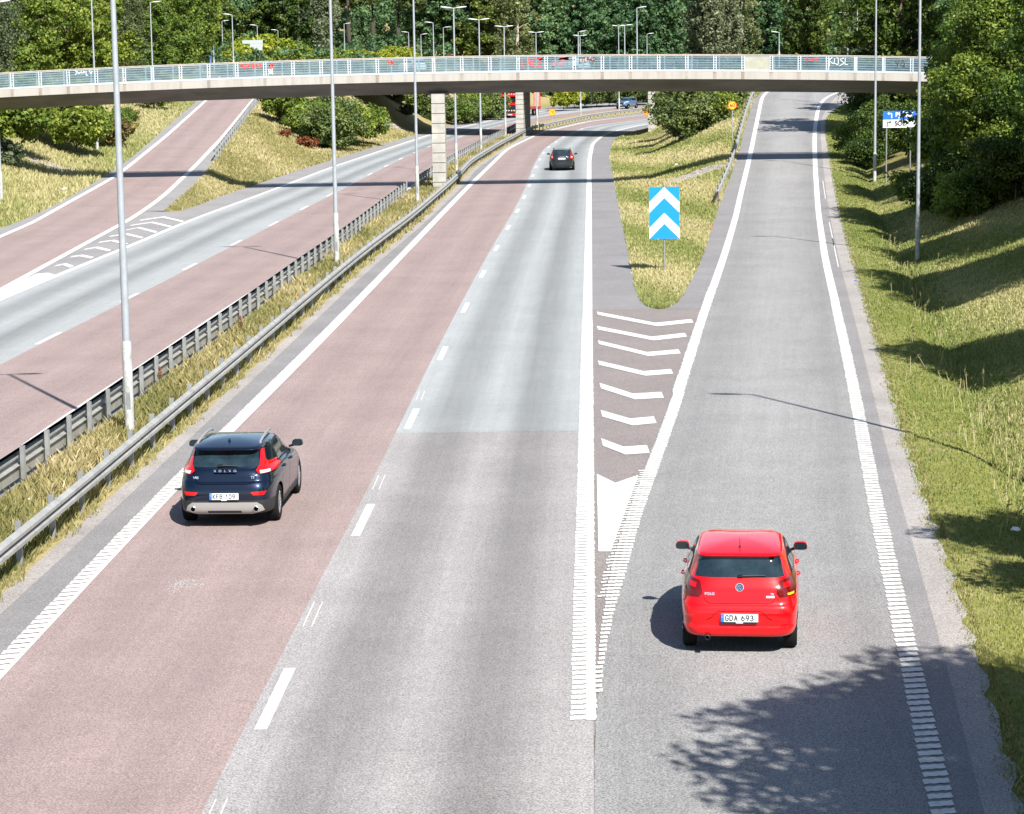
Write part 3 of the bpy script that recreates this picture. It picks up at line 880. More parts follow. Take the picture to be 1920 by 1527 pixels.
strokes(18, word('LACE', .08, .95, .08, .78, .08), M['gred'], .036)
strokes(18, [[(.7, .1), (.95, .15), (.8, .25), (.95, .12)]], M['gred'], .09)
strokes(8, word('MUTRIDES', .05, .98, .02, .3, .1, 4), M['gred'], .042)
strokes(9, word('KR', .12, .32, .02, .4, .1, 5), M['gred'], .05)
strokes(9, word('SOL', .05, .3, .45, .85, .1, 6), M['gwht'], .03)
strokes(13, word('HR', .4, .62, .12, .4, .1, 7), M['gred'], .05)
strokes(19, [[(.45, .1), (.85, .08), (.45, .2), (.85, .22), (.5, .14)]], M['gred'], .1)
strokes(19, word('SO', .15, .75, .35, .6, .1, 2), M['gred'], .018)
strokes(20, word('DUAR', .15, .9, .08, .45, .1, 9), M['gblk'], .035)
strokes(20, word('MUA', .2, .85, .12, .38, .1, 19), M['gpnk'], .06)
strokes(28, word('HNS', .1, .75, .08, .28, .1, 12), M['gred'], .05)
strokes(29, word('KOSL', .0, .85, .02, .6, .1, 13), M['gwht'], .03)
strokes(31, word('YQ', .4, .85, .2, .75, .06, 14), M['gblk'], .05)
strokes(2, word('SHOLY', .2, .95, .02, .25, .1, 15), M['gwht'], .03)
# supports
fp = at(825, 340, YF + 1.4)
pier_blocks(fb, fp.x, YF + 1.3, .82, 2.2, -.1, 5.98 + 0, R(0), 10)
mb = MB(); mb.box((fp.x, 1.6, 5.9), (1.3, 1.6, .25)); mb.build('pier_cap', M['concd'], fb)
for x, nm in ((XB + .6, 1), (XA - .6, 2)):
    mb = MB(); mb.box((x, 1.6, zt(x) - 3.4), (1.4, 4.4, 4.2)); mb.build('abutment', M['conc'], fb)

# ------------------------------------------------------------------ lamp posts
def pole_mesh(mb, H, r0, r1):
    mb.tube([(0, 0, 0), (0, 0, H)], [r0, r1], 12)
def head_mb(sx, L_=.72):
    mb = MB()
    prof = [(-.0, .045, .03), (.12, .10, .05), (.4, .13, .06), (.62, .11, .045), (L_, .04, .02)]
    n = 10; i0 = 0
    for t_, wy, hz in prof:
        for q in range(n):
            an = 2 * math.pi * q / n
            mb.v.append((sx * t_, wy * math.cos(an), hz * math.sin(an) + t_ * .10))
    for k in range(len(prof) - 1):
        for q in range(n):
            a = k * n + q; b = k * n + (q + 1) % n
            mb.f.append([a, b, b + n, a + n]); mb.m.append(0)
    mb.f.append(list(range(n))); mb.m.append(0); mb.f.append([(len(prof) - 1) * n + q for q in range(n)]); mb.m.append(0)
    return mb
def double_lamp(loc, label, rz=0, H=11.6):
    t_ = thing('street_lamp', loc, label, 'street lamp', 'twin-headed lamp posts along the median', rz)
    mb = MB(); mb.tube([(0, 0, 2.0), (0, 0, H)], [.09, .05], 14); mb.build('pole', M['pole'], t_, smooth=True)
    mb = MB(); mb.tube([(0, 0, -.3), (0, 0, 2.05), (0, 0, 2.1)], [.108, .108, .092], 14); mb.build('base_sleeve', M['sleeve'], t_, smooth=True)
    mb = MB(); mb.box((.01, -.106, .75), (.085, .012, .38)); mb.box((.01, -.113, .88), (.02, .006, .02)); mb.build('service_hatch', M['galv'], t_)
    mb = MB(); mb.tube([(-.2, 0, H + .0), (0, 0, H - .03), (.2, 0, H + .0)], .03, 8); mb.build('arm', M['pole'], t_, smooth=True)
    for s in (-1, 1):
        h = head_mb(s).build('lamp_head', M['lamp'], t_, smooth=True); h.location = (s * .2, 0, H)
    return t_
d_bases = [(244, 812, 'twin-headed median lamp post nearest the camera, left of the black hatchback', .0), (632, 497, 'second nearest median lamp post, rising from the grass before the pier', 0),
           (783, 381, 'median lamp post just left of the near bridge pier', .0), (856, 324, 'median lamp post just right of the near bridge pier', .02), (902, 284, 'median lamp post between the near pier and the red truck', .04),
           (948, 258, 'median lamp post in front of the red truck cab', .08), (1007, 236, 'median lamp post in front of the low-loader trailer', .15), (1089, 222, 'median lamp post halfway between the truck and the blue car', .25), (1161, 214, 'far median lamp post right behind the blue car', .3)]
H = 11.6
tops = {856: 15, 902: 37, 948: 50, 1007: 61, 1089: 67}
proto = None
for i, (px, py, lb, rz) in enumerate(d_bases):
    g = gt(px, py)
    proto_ = double_lamp(g, lb, rz) if proto is None else dup(proto, g, rz, lb)
    if proto is None: proto = proto_
    if px in tops:   # height from the visible top
        h_ = at(px, tops[px], g.y).z - g.z
        proto_.scale = (1, 1, h_ / H)
def single_lamp(loc, label, H, rz=0, group='single lamp posts beside the ramps', arm=1):
    t_ = thing('street_lamp', loc, label, 'street lamp', group, rz)
    mb = MB(); mb.tube([(0, 0, 1.7), (0, 0, H)], [.08, .045], 12); mb.build('pole', M['pole'], t_, smooth=True)
    mb = MB(); mb.tube([(0, 0, -.3), (0, 0, 1.7), (0, 0, 1.75)], [.10, .10, .082], 12); mb.build('base_sleeve', M['sleeve'], t_, smooth=True)
    mb = MB(); mb.tube([(0, 0, H - .03), (arm * .25, 0, H + .04)], .03, 8); mb.build('arm', M['pole'], t_, smooth=True)
    h = head_mb(arm, .8).build('lamp_head', M['lamp'], t_, smooth=True); h.location = (arm * .22, 0, H + .03)
    return t_
g = gt(1720, 489); single_lamp(g, 'single lamp post on the right grass bank, nearest the camera', 11.2, R(-8), arm=-1)
g = gt(1640, 341); single_lamp(g, 'single lamp post right of the exit ramp, in front of the blue direction sign', 11.2, R(-8), arm=-1)
g = Vector((10.6, 47.4, 0)); g.z = gz(g.x, g.y); single_lamp(g, 'single lamp post just outside the right edge of the view', 11.2, R(-8), arm=-1)
g = at(1606, 215, 190); g.z = gz(g.x, g.y); single_lamp(g, 'single lamp post beside the half-turned orange speed sign', at(1602, -40, 190).z - g.z, 0, arm=-1)
g = gt(183, 283); single_lamp(g, 'single lamp post on the left bank among the shrubs', at(167, -40, g.y).z - g.z, 0)
g = gt(289, 207); single_lamp(g, 'single lamp post on the left bank with its head just in view', at(284, 5, g.y).z - g.z, 0)
g = gt(3, 378); single_lamp(g, 'pale lamp post on the verge at the left edge of the view', 11.2, 0)
# lamps of the crossing road and the roads beyond
far_l = [(377, 56, 330, 1, 'leftmost thin lamp post beyond the left end of the footbridge'), (399, 50, 300, -1, 'lamp post rising second from the left beyond the slip road'), (416, 40, 345, 1, 'thin lamp post third from the left beyond the slip road'),
         (435, 28, 262, -1, 'tall lamp post seen through the footbridge glass above the slip road'), (482, 48, 330, -1, 'lamp post behind the grey direction sign backs'), (521, 57, 350, -1, 'lamp post above the yellow-green bush left of the poplar'),
         (645, 45, 350, 1, 'lamp post right of the tall near median pole, over the hedge'), (766, 61, 345, -1, 'short lamp post just left of the third median pole'), (789, 65, 350, 1, 'short lamp post just right of the third median pole'),
         (812, 43, 290, -1, 'single lamp post between the short ones and the twin heads'), (831, 52, 345, 1, 'thin lamp post left of the first visible twin heads'), (1084, 60, 300, 1, 'lamp post standing right behind the fourth twin-headed lamp'),
         (1171, 48, 300, 1, 'lamp post with a round head over the right half of the footbridge'), (1194, 15, 248, 1, 'tallest lamp post over the right half of the footbridge'), (1213, 64, 345, 1, 'faint far lamp post right of the tallest one'),
         (1461, 61, 300, -1, 'lamp post above the ramp crest at the right'), (1590, 25, 270, -1, 'lamp head peeping out of the foliage at the right')]
for px, yt, Y, a, lb in far_l:
    tp = at(px, yt, Y); b = Vector((tp.x, tp.y, 6.2 if Y > 240 else 0)); b.z = max(gz(b.x, b.y), 3.5) if Y > 300 else 6.3
    single_lamp(b, lb, tp.z - b.z, 0, 'lamp posts beyond the footbridge', a)

# ------------------------------------------------------------------ guardrails
def guard(name, f, y0, y1, pitch, label, face, zf=Z0, zt_=.75, style='w', step=None, maxp=98):
    """face=+1: the beam's face looks to +x"""
    root = thing(name, (f(y0), y0, zf(f(y0), y0)), label, 'guardrail')
    ox, oy, oz = root.location
    if style == 'w':
        prof = [(0, .31), (.02, .30), (.085, .26), (.085, .20), (.015, .16), (.015, .14), (.085, .10), (.085, .04), (.02, .0), (0, -.01)]
        prof = [(a * face + .06 * face, zt_ - .31 + b) for a, b in prof]
    elif style == 'back':
        prof = [(.0, zt_), (.10 * face, zt_), (.13 * face, zt_ - .07), (.05 * face, zt_ - .13), (.05 * face, zt_ - .17), (.12 * face, zt_ - .23), (.10 * face, zt_ - .30), (0, zt_ - .31)]
    else:
        prof = [(0, zt_), (.06 * face, zt_ - .02), (.06 * face, zt_ - .2), (0, zt_ - .22)]
    mb = MB(); ys = np.arange(y0, y1, 1.0 if step is None else step); q = []
    for Y in ys:
        x = f(Y); z = zf(x, Y)
        row = [(x + a - ox, Y - oy, z + b - oz) for a, b in prof] + [(x + a - .012 * face - ox, Y - oy, z + b - oz) for a, b in prof[::-1]]
        q.append(row)
    for u, v in zip(q, q[1:]):
        n = len(u)
        for i in range(n): mb.face([u[i], u[(i + 1) % n], v[(i + 1) % n], v[i]])
    b_ = mb.build('beam', M['galvrail'], root)
    b_.data.polygons.foreach_set('use_smooth', [False] * len(b_.data.polygons))
    if style == 'back':
        mb = MB(); q = []
        for Y in ys:
            x = f(Y); z = zf(x, Y)
            q.append([(x + a - ox, Y - oy, z + b - oz) for a, b in ((.04 * face, .40), (.10 * face, .40), (.10 * face, .14), (.04 * face, .14))])
        for u, v in zip(q, q[1:]):
            for i in range(4): mb.face([u[i], u[(i + 1) % 4], v[(i + 1) % 4], v[i]])
        mb.build('lower_beam', M['galvrail'], root)
    Y = y0 + .6; k = 0; rest = MB()
    while Y < y1 - .3:
        x = f(Y); z = zf(x, Y)
        mb = rest if k >= maxp else MB()
        cx, cy_, cz = x - ox, Y - oy, z - oz
        # C-section post
        px_ = -.03 * face
        if style == 'w':
            mb.box((cx + px_, cy_, cz + zt_ / 2 - .06), (.10, .012, zt_ + .28)); mb.box((cx + px_ - .045 * face, cy_ + .045, cz + zt_ / 2 - .06), (.012, .09, zt_ + .28)); mb.box((cx + px_ + .045, cy_ + .045, cz + zt_ / 2 - .06), (.012, .09, zt_ + .28))
        else:
            mb.box((cx + px_, cy_, cz + zt_ / 2 - .0), (.012, .14, zt_ + .16)); mb.box((cx + px_ - .04 * face, cy_ - .065, cz + zt_ / 2), (.08, .012, zt_ + .16)); mb.box((cx + px_ - .04 * face, cy_ + .065, cz + zt_ / 2), (.08, .012, zt_ + .16))
        if k < maxp: mb.build('post', M['galv'], root)
        Y += pitch; k += 1
    if rest.v: tag(rest.build('post', M['galv'], root), kind='stuff')
    return root
Ystart = 30
guard('guardrail', off(G2, 0), 24, 252, 2.35, 'galvanised W-beam guardrail between the median grass and the red lane', 1)
guard('guardrail', off(G1, 0), 34, 144.5, 2.0, 'double-beam guardrail seen from behind along the far side of the median grass', -1, zt_=.72, style='back')
guard('guardrail', off(G1, .3), 150, 262, 2.0, 'guardrail continuing along the left carriageway behind the near pier', -1, zt_=.8, style='back')
guard('guardrail', off(G2, 0), 252.5, 322, 2.4, 'far stretch of guardrail curving past the small blue car', 1, maxp=60)
guard('guardrail', off(LGR, .15), hit(400, 304, ZLf).y, 240, 3.0, 'guardrail at the right edge of the slip road in the left', -1, zf=zLc, style='plain', zt_=.85)
guard('guardrail', off(GR, -.1), hit(1352, 385, ZRf).y, 205, 3.0, 'thin pale guardrail along the left edge of the rising exit ramp', 1, zf=ZRf, style='plain')

# ------------------------------------------------------------------ signs
M['sblue'] = mat('sign_blue', (.0, .20, .56), .45)
M['swhite'] = mat('sign_white', (.62, .64, .66), .45)
M['dblue'] = mat('direction_sign_blue', (.01, .12, .5), .45)
M['sora'] = mat('sign_orange_yellow', (.95, .46, .01), .45)
M['sred'] = mat('sign_red_rim', (.75, .07, .015), .45)
M['sback'] = mat('sign_back_grey', (.33, .37, .37), .6, .2)
def text_mesh(txt, size, name, mat_, parent, loc, rot=(R(90), 0, 0), ext=.004, xs=1.0, bold=0.0, spacing=1.0):
    cu = bpy.data.curves.new(name, 'FONT'); cu.body = txt; cu.size = size; cu.extrude = ext; cu.align_x = 'CENTER'; cu.align_y = 'CENTER'; cu.offset = bold; cu.space_character = spacing
    to = bpy.data.objects.new(name, cu); COL.objects.link(to)
    dg = bpy.context.evaluated_depsgraph_get(); me = bpy.data.meshes.new_from_object(to.evaluated_get(dg))
    bpy.data.objects.remove(to)
    me.materials.clear(); me.materials.append(mat_)
    o = bpy.data.objects.new(name, me); COL.objects.link(o); o.location = loc; o.rotation_euler = rot; o.scale = (xs, 1, 1)
    if parent: o.parent = parent
    return o
g = gt(1243, 511)
s = at(1217, 351, g.y); e = at(1274, 448, g.y)
cb = thing('chevron_sign', g, 'tall blue board with two white upward chevrons on the grass of the gore', 'road sign', rz=R(0))
wd = e.x - s.x; zb = at(1244, 448, g.y).z - g.z; ztp = at(1245, 351, g.y).z - g.z; cx = (s.x + e.x) / 2 - g.x
mb = MB(); mb.box((cx, 0, (zb + ztp) / 2), (wd, .03, ztp - zb)); mb.build('board', M['sblue'], cb)
hh = ztp - zb; hw = wd / 2
mb = MB()
for top, arm in ((1.0, .29), (.5, .29)):
    # apex touches `top`, arms fall to the sides
    a = zb + hh * top
    drop, th = .29 * hh, .21 * hh
    mb.prism([(cx - hw, a - drop), (cx, a), (cx, a - th), (cx - hw, a - drop - th)], -.026, -.0155)
    mb.prism([(cx, a), (cx + hw, a - drop), (cx + hw, a - drop - th), (cx, a - th)], -.026, -.0155)
mb.build('chevron_marking', M['swhite'], cb)
mb = MB(); mb.tube([(cx, .06, -.3), (cx, .06, ztp - .3)], .035, 12); mb.build('post', M['galv'], cb, smooth=True)
mb = MB(); mb.box((cx, .03, zb + .3), (.5, .03, .04)); mb.box((cx, .03, ztp - .4), (.5, .03, .04)); mb.build('bracket', M['galv'], cb)
def speed(px, py, dia_px, Y, txt, label, yaw=0, base=None):
    c = at(px, py, Y); r_ = dia_px / 2 / (4400 / Y)
    z0 = base if base is not None else gz(c.x, c.y)
    t_ = thing('speed_sign', (c.x, c.y, z0), label, 'road sign', 'round orange temporary speed limit signs', yaw)
    h = c.z - z0
    mb = MB(); mb.lathe((0, 0, h), [(r_, -.015), (r_, .015)], 32, 'y'); mb.build('rim', M['sred'], t_)
    mb = MB(); mb.lathe((0, 0, h), [(r_ * .82, -.024), (r_ * .82, -.0155)], 32, 'y'); mb.build('disc', M['sora'], t_)
    text_mesh(txt, r_ * 1.25, 'numeral', M['ink'], t_, (0, -.03, h), bold=.008, ext=.003)
    mb = MB(); mb.tube([(0, .05, -.3), (0, .05, h + r_ * .5)], .03, 10); mb.build('post', M['pole'], t_, smooth=True)
    return t_
speed(1035, 211, 13, 268, '70', 'orange speed limit sign reading 70 in the median beside the low-loader trailer')
speed(1214, 210, 14.5, 250, '70', 'orange speed limit sign reading 70 half hidden by the pine shrub')
g = gt(1371, 262); speed(1373, 198, 16, g.y, '60', 'orange speed limit sign reading 60 left of the exit ramp')
speed(1608, 190, 16, 186, '60', 'half-turned orange speed limit sign beside the lamp post right of the ramp', yaw=R(38))
c = at(1682, 224, 138)
t_ = thing('direction_sign', (c.x, c.y, gz(c.x, c.y)), 'blue and white direction sign half buried in the foliage right of the ramp', 'road sign')
h = c.z - gz(c.x, c.y)
pw = 62 / 4400 * 138
mb = MB(); mb.box((.15, 0, h + .25), (pw, .04, .47)); mb.build('blue_panel', M['dblue'], t_)
mb = MB(); mb.box((.15, 0, h - .25), (pw, .04, .47)); mb.build('white_panel', M['swhite'], t_)
text_mesh('BJÖRK', .36, 'lettering', M['swhite'], t_, (.42, -.028, h + .25), bold=.016)
text_mesh('SÖD', .36, 'lettering', M['ink'], t_, (.22, -.028, h - .25), bold=.012)
mb = MB()
def arr(mb, x, z, s):
    mb.prism([(x - s * .12, z + .12), (x - s * .02, z + .22), (x - s * .02, z + .02)], -.03, -.022)
    mb.prism([(x - s * .02, z + .15), (x + s * .10, z + .15), (x + s * .10, z + .09), (x - s * .02, z + .09)], -.03, -.022)
    mb.prism([(x + s * .10, z + .15), (x + s * .16, z + .10), (x + s * .16, z - .15), (x + s * .10, z - .15)], -.03, -.022)
arr(mb, -.45, h + .22, 1.0); mb.build('arrow', M['swhite'], t_)
mb = MB(); arr(mb, -.45, h - .28, -1.0); mb.build('arrow', M['ink'], t_)
for x in (-.6, .8):
    mb = MB(); mb.tube([(x, .05, -.5), (x, .05, h + .3)], .04, 10); mb.build('post', M['galv'], t_, smooth=True)
# back side of a stepped direction sign beyond the slip road
Ys = 320
c = at(484, 93, Ys); z0 = gz(c.x, Ys)
t_ = thing('direction_sign', (c.x, Ys, z0), 'stepped grey sign backs on two posts beyond the left end of the footbridge', 'road sign')
k_ = Ys / 4400
zc = c.z - z0
mb = MB(); mb.box((-10 * k_, 0, zc + 14 * k_), (38 * k_, .06, 6.4 * k_)); mb.build('board', M['sback'], t_)
mb = MB(); mb.box((-3 * k_, 0, zc + 7.5 * k_), (24 * k_, .06, 6.2 * k_)); mb.build('board', M['sback'], t_)
mb = MB(); mb.box((0, 0, zc + 1.3 * k_), (16 * k_, .06, 6 * k_)); mb.build('board', M['sback'], t_)
for x in (-6, 2):
    mb = MB(); mb.tube([(x * k_, .08, -1), (x * k_, .08, zc + 12 * k_)], .09, 8); mb.build('post', M['galv'], t_)
t_ = thing('signal_post', (at(394, 100, 300).x, 300, 6.2), 'slim dark-backed post sign beyond the footbridge left of the tall lamp', 'road sign')
mb = MB(); mb.tube([(0, 0, -.3), (0, 0, 2.0)], .05, 8); mb.build('post', M['pole'], t_)
mb = MB(); mb.box((.1, 0, 1.9), (.16, .12, .75)); mb.build('signal_box', M['dblue'], t_)

# ------------------------------------------------------------------ cars
def paint(name, col, flake=0.0, rough=.32, coat=1.0, metal=0.0):
    m, t, b = newmat(name)
    b.inputs['Base Color'].default_value = tuple(col) + (1,); b.inputs['Roughness'].default_value = rough; b.inputs['Metallic'].default_value = metal
    b.inputs['Coat Weight'].default_value = coat; b.inputs['Coat Roughness'].default_value = .04; b.inputs['Specular IOR Level'].default_value = .12
    tc = t.nodes.new('ShaderNodeTexCoord').outputs['Object']
    d = ramp_(t, noise_(t, tc, 3, 5, .7), [(.35, (1, 1, 1, 1)), (.75, (.86, .86, .84, 1))])
    c = mixc(t, 1.0, tuple(col) + (1,), d, 'MULTIPLY'); t.links.new(c, b.inputs['Base Color'])
    return m
M['navy'] = paint('blue_black_car_paint', (.003, .0085, .024), rough=.33, coat=1, metal=.5)
M['redcar'] = paint('bright_red_car_paint', (.64, .001, .004), rough=.4, coat=.9)
M['darkcar'] = paint('charcoal_car_paint', (.015, .018, .022))
M['suvblue'] = paint('steel_blue_car_paint', (.09, .17, .30), rough=.3, metal=.3)
M['whitecar'] = paint('white_car_paint', (.6, .62, .64))
M['truckred'] = paint('red_truck_paint', (.60, .012, .010))
M['clad'] = mat('dark_grey_bumper_plastic', (.014, .015, .017), .6, 0, .15, 6)
M['rearglass'] = mat('rear_window_glass', (.006, .012, .018), .05, 0, .6, 3.2, spec=.6, blotch=(.018, .034, .042, 1))  # paler blue-grey blotches mixed into the dark glass colour

def lerp3(a, u):
    return a[0] * (1 - u) * (1 - 2 * u) + a[1] * 4 * u * (1 - u) + a[2] * u * (2 * u - 1)
def wid(a, u):
    # plateau in the middle
    if u < .35: k = sm(u / .35); return a[0] * (1 - k) + a[1] * k
    if u > .7: k = sm((u - .7) / .3); return a[1] * (1 - k) + a[2] * k
    return a[1]
def car_body(rings, L_, mats, clad_z, arches, N=72, sub=4):
    K = np.array([[*r_[0], r_[1], r_[2], *r_[3], r_[4]] for r_ in rings], dtype=float)  # zr zm zf yr yf wr wm wf n
    rows = []
    m_ = len(K)
    for k in range(m_ - 1):
        p0, p1, p2, p3 = K[max(0, k - 1)], K[k], K[k + 1], K[min(m_ - 1, k + 2)]
        for s in range(sub):
            t_ = s / sub
            c = .5 * ((2 * p1) + (-p0 + p2) * t_ + (2 * p0 - 5 * p1 + 4 * p2 - p3) * t_ ** 2 + (-p0 + 3 * p1 - 3 * p2 + p3) * t_ ** 3)
            rows.append(c)
    rows.append(K[-1])
    mb = MB(); n = N
    for r_ in rows:
        for q in range(N):
            an = 2 * math.pi * (q + .5) / N
            ca, sa = math.sin(an), -math.cos(an)
            e = 2 / max(2.0, r_[8])
            a = math.copysign(abs(ca) ** e, ca); b = math.copysign(abs(sa) ** e, sa)
            u = (b + 1) / 2
            y = r_[3] + u * (r_[4] - r_[3])
            mb.v.append((a * wid((r_[5], r_[6], r_[7]), u), y, lerp3((r_[0], r_[1], r_[2]), u)))
    for k in range(len(rows) - 1):
        for q in range(N):
            a = k * N + q; b = k * N + (q + 1) % N
            z = (mb.v[a][2] + mb.v[a + N][2]) / 2
            mb.f.append([a, b, b + N, a + N]); mb.m.append(1 if z < clad_z(mb.v[a][1]) else 0)
    rim = (len(rows) - 1) * N; lr = rows[-1]
    yc = (lr[3] + lr[4]) / 2
    for s_ in (.93, .84, .72, .58, .42, .26, .12):
        i0 = len(mb.v)
        for q in range(N):
            x, y, z = mb.v[rim + q]
            y2 = yc + (y - yc) * s_; u2 = (y2 - lr[3]) / (lr[4] - lr[3])
            mb.v.append((x * s_, y2, lerp3((lr[0], lr[1], lr[2]), u2) + .035 * (1 - s_ ** 2)))
        pb = i0 - N if s_ != .93 else rim
        for q in range(N):
            mb.f.append([pb + q, pb + (q + 1) % N, i0 + (q + 1) % N, i0 + q]); mb.m.append(0)
    for base, rev in ((0, True), (len(mb.v) - N, False)):
        c = np.mean(np.array(mb.v[base:base + N]), axis=0)
        if not rev: c[2] += .0005
        mb.v.append(tuple(c)); ci = len(mb.v) - 1
        for q in range(N):
            f = [base + q, base + (q + 1) % N, ci]
            mb.f.append(f if not rev else f[::-1]); mb.m.append(0 if not rev else 2)
    o = mb.build('body', mats, None, smooth=False)
    # wheel arches cut out of the body
    cm = MB()
    for y, r_, z in arches:
        for s in (-1, 1):
            cm.lathe((s * .84, y, z), [(r_, -.24), (r_, .3)], 40, 'x', 0)
    cut = cm.build('cutter', [mats[2]])
    md = o.modifiers.new('b', 'BOOLEAN'); md.object = cut; md.operation = 'DIFFERENCE'; md.solver = 'EXACT'
    try: md.material_mode = 'TRANSFER'
    except Exception: pass
    dg = bpy.context.evaluated_depsgraph_get()
    me = bpy.data.meshes.new_from_object(o.evaluated_get(dg))
    bpy.data.objects.remove(o); bpy.data.objects.remove(cut)
    o = bpy.data.objects.new('body', me); COL.objects.link(o)
    me.polygons.foreach_set('use_smooth', [True] * len(me.polygons)); me.set_sharp_from_angle(angle=R(38))
    bm = bmesh.new(); bm.from_mesh(me); bv = BVHTree.FromBMesh(bm); bm.free()
    return o, bv
def proj(bv, view, a, b):
    s = 1.0
    for _ in range(60):
        if view == 'rear': h = bv.ray_cast(Vector((a * s, -3, b)), Vector((0, 1, 0)))
        elif view == 'front': h = bv.ray_cast(Vector((a * s, 9, b)), Vector((0, -1, 0)))
        elif view == 'right': h = bv.ray_cast(Vector((3, a, b)), Vector((-1, 0, 0)))
        elif view == 'left': h = bv.ray_cast(Vector((-3, a, b)), Vector((1, 0, 0)))
        else: h = bv.ray_cast(Vector((a, b, 4)), Vector((0, 0, -1)))
        if h[0] is not None: return h[0], h[1]
        s *= .99
        if view in ('right', 'left'): b *= .995
    return None, None
def patch(bv, view, poly, name, mat_, parent, off_=.006, res=.05, thick=True):
    bm = bmesh.new()
    f = bm.faces.new([bm.verts.new((a, 0, b)) for a, b in poly])
    xs = [p[0] for p in poly]; zs = [p[1] for p in poly]
    x = min(xs) + res
    while x < max(xs):
        bmesh.ops.bisect_plane(bm, geom=bm.verts[:] + bm.edges[:] + bm.faces[:], plane_co=(x, 0, 0), plane_no=(1, 0, 0)); x += res
    z = min(zs) + res
    while z < max(zs):
        bmesh.ops.bisect_plane(bm, geom=bm.verts[:] + bm.edges[:] + bm.faces[:], plane_co=(0, 0, z), plane_no=(0, 0, 1)); z += res
    vd = {'rear': Vector((0, -1, 0)), 'front': Vector((0, 1, 0)), 'right': Vector((1, 0, 0)), 'left': Vector((-1, 0, 0)), 'top': Vector((0, 0, 1))}[view]
    base = {}; dead = []
    for v in bm.verts:
        h, nrm = proj(bv, view, v.co.x, v.co.z)
        if h is None: dead.append(v); continue
        if nrm.dot(vd) < 0: nrm = -nrm
        nn = (nrm + vd * .3).normalized()
        base[v.index] = (h, nn); v.co = h + nn * off_
    if dead: bmesh.ops.delete(bm, geom=dead, context='VERTS')
    bmesh.ops.recalc_face_normals(bm, faces=bm.faces)
    if thick:
        be = [e for e in bm.edges if e.is_boundary]
        r_ = bmesh.ops.extrude_edge_only(bm, edges=be)
        for v in [g_ for g_ in r_['geom'] if isinstance(g_, bmesh.types.BMVert)]:
            v.co = v.co - vd * (off_ + .006)
    me = bpy.data.meshes.new(name); bm.to_mesh(me); bm.free()
    me.materials.append(mat_); me.polygons.foreach_set('use_smooth', [True] * len(me.polygons)); me.set_sharp_from_angle(angle=R(40))
    o = bpy.data.objects.new(name, me); COL.objects.link(o); o.parent = parent
    return o
def seam(bv, view, pts, root_mb, wd=.006, off_=.003, n=14):
    P_ = []
    for (a, b), (c, d) in zip(pts, pts[1:]):
        for k in range(n):
            P_.append((a + (c - a) * k / n, b + (d - b) * k / n))
    P_.append(pts[-1])
    prev = None
    for i, (a, b) in enumerate(P_):
        a2, b2 = P_[min(i + 1, len(P_) - 1)]; a1, b1 = P_[max(i - 1, 0)]
        dx, dz = a2 - a1, b2 - b1; l_ = math.hypot(dx, dz) or 1
        q = []
        for s in (-1, 1):
            h, nr = proj(bv, view, a - dz / l_ * wd * s, b + dx / l_ * wd * s)
            if h is None: break
            q.append(h + nr * off_)
        if len(q) == 2:
            if prev: root_mb.face([prev[0], prev[1], q[1], q[0]])
            prev = q
mir = lambda poly: [(-a, b) for a, b in poly][::-1]
def wheel(parent, x, y, r_, w_, spokes=5, dbl=True):
    s = 1 if x > 0 else -1
    mb = MB()
    mb.lathe((0, 0, 0), [(r_ * .66, -w_ / 2), (r_ * .93, -w_ / 2), (r_, -w_ / 2 + .03), (r_, w_ / 2 - .03), (r_ * .93, w_ / 2), (r_ * .66, w_ / 2), (r_ * .66, w_ / 2 - .05)], 40, 'x')
    o = mb.build('wheel', M['tyre'], parent, smooth=True); o.location = (x, y, r_)
    mb = MB()
    R_ = r_ * .66; xo = s * (w_ / 2 - .02)
    for k in range(spokes * (2 if dbl else 1)):
        an = 2 * math.pi * (k // (2 if dbl else 1)) / spokes + (.18 if dbl and k % 2 else -.18 if dbl else 0)
        dy, dz = math.cos(an), math.sin(an)
        a0 = Vector((xo + s * .005, dy * .05, dz * .05)); a1 = Vector((xo - s * .01, dy * R_ * .97, dz * R_ * .97))
        mb.tube([a0, a1], [.028, .02], 6)
    mb.lathe((xo, 0, 0), [(.065, -.02), (.06, .012)], 20, 'x')
    mb.lathe((xo - s * .01, 0, 0), [(R_ * .93, -.015), (R_ * 1.0, -.015), (R_ * 1.0, .018), (R_ * .93, .012)], 36, 'x')
    mb.build('rim', M['rim'], o, smooth=True)
    mb = MB(); mb.lathe((xo - s * .06, 0, 0), [(R_ * .97, -.01), (R_ * .97, .01)], 30, 'x'); mb.build('wheel_disc', M['black'], o)
    return o
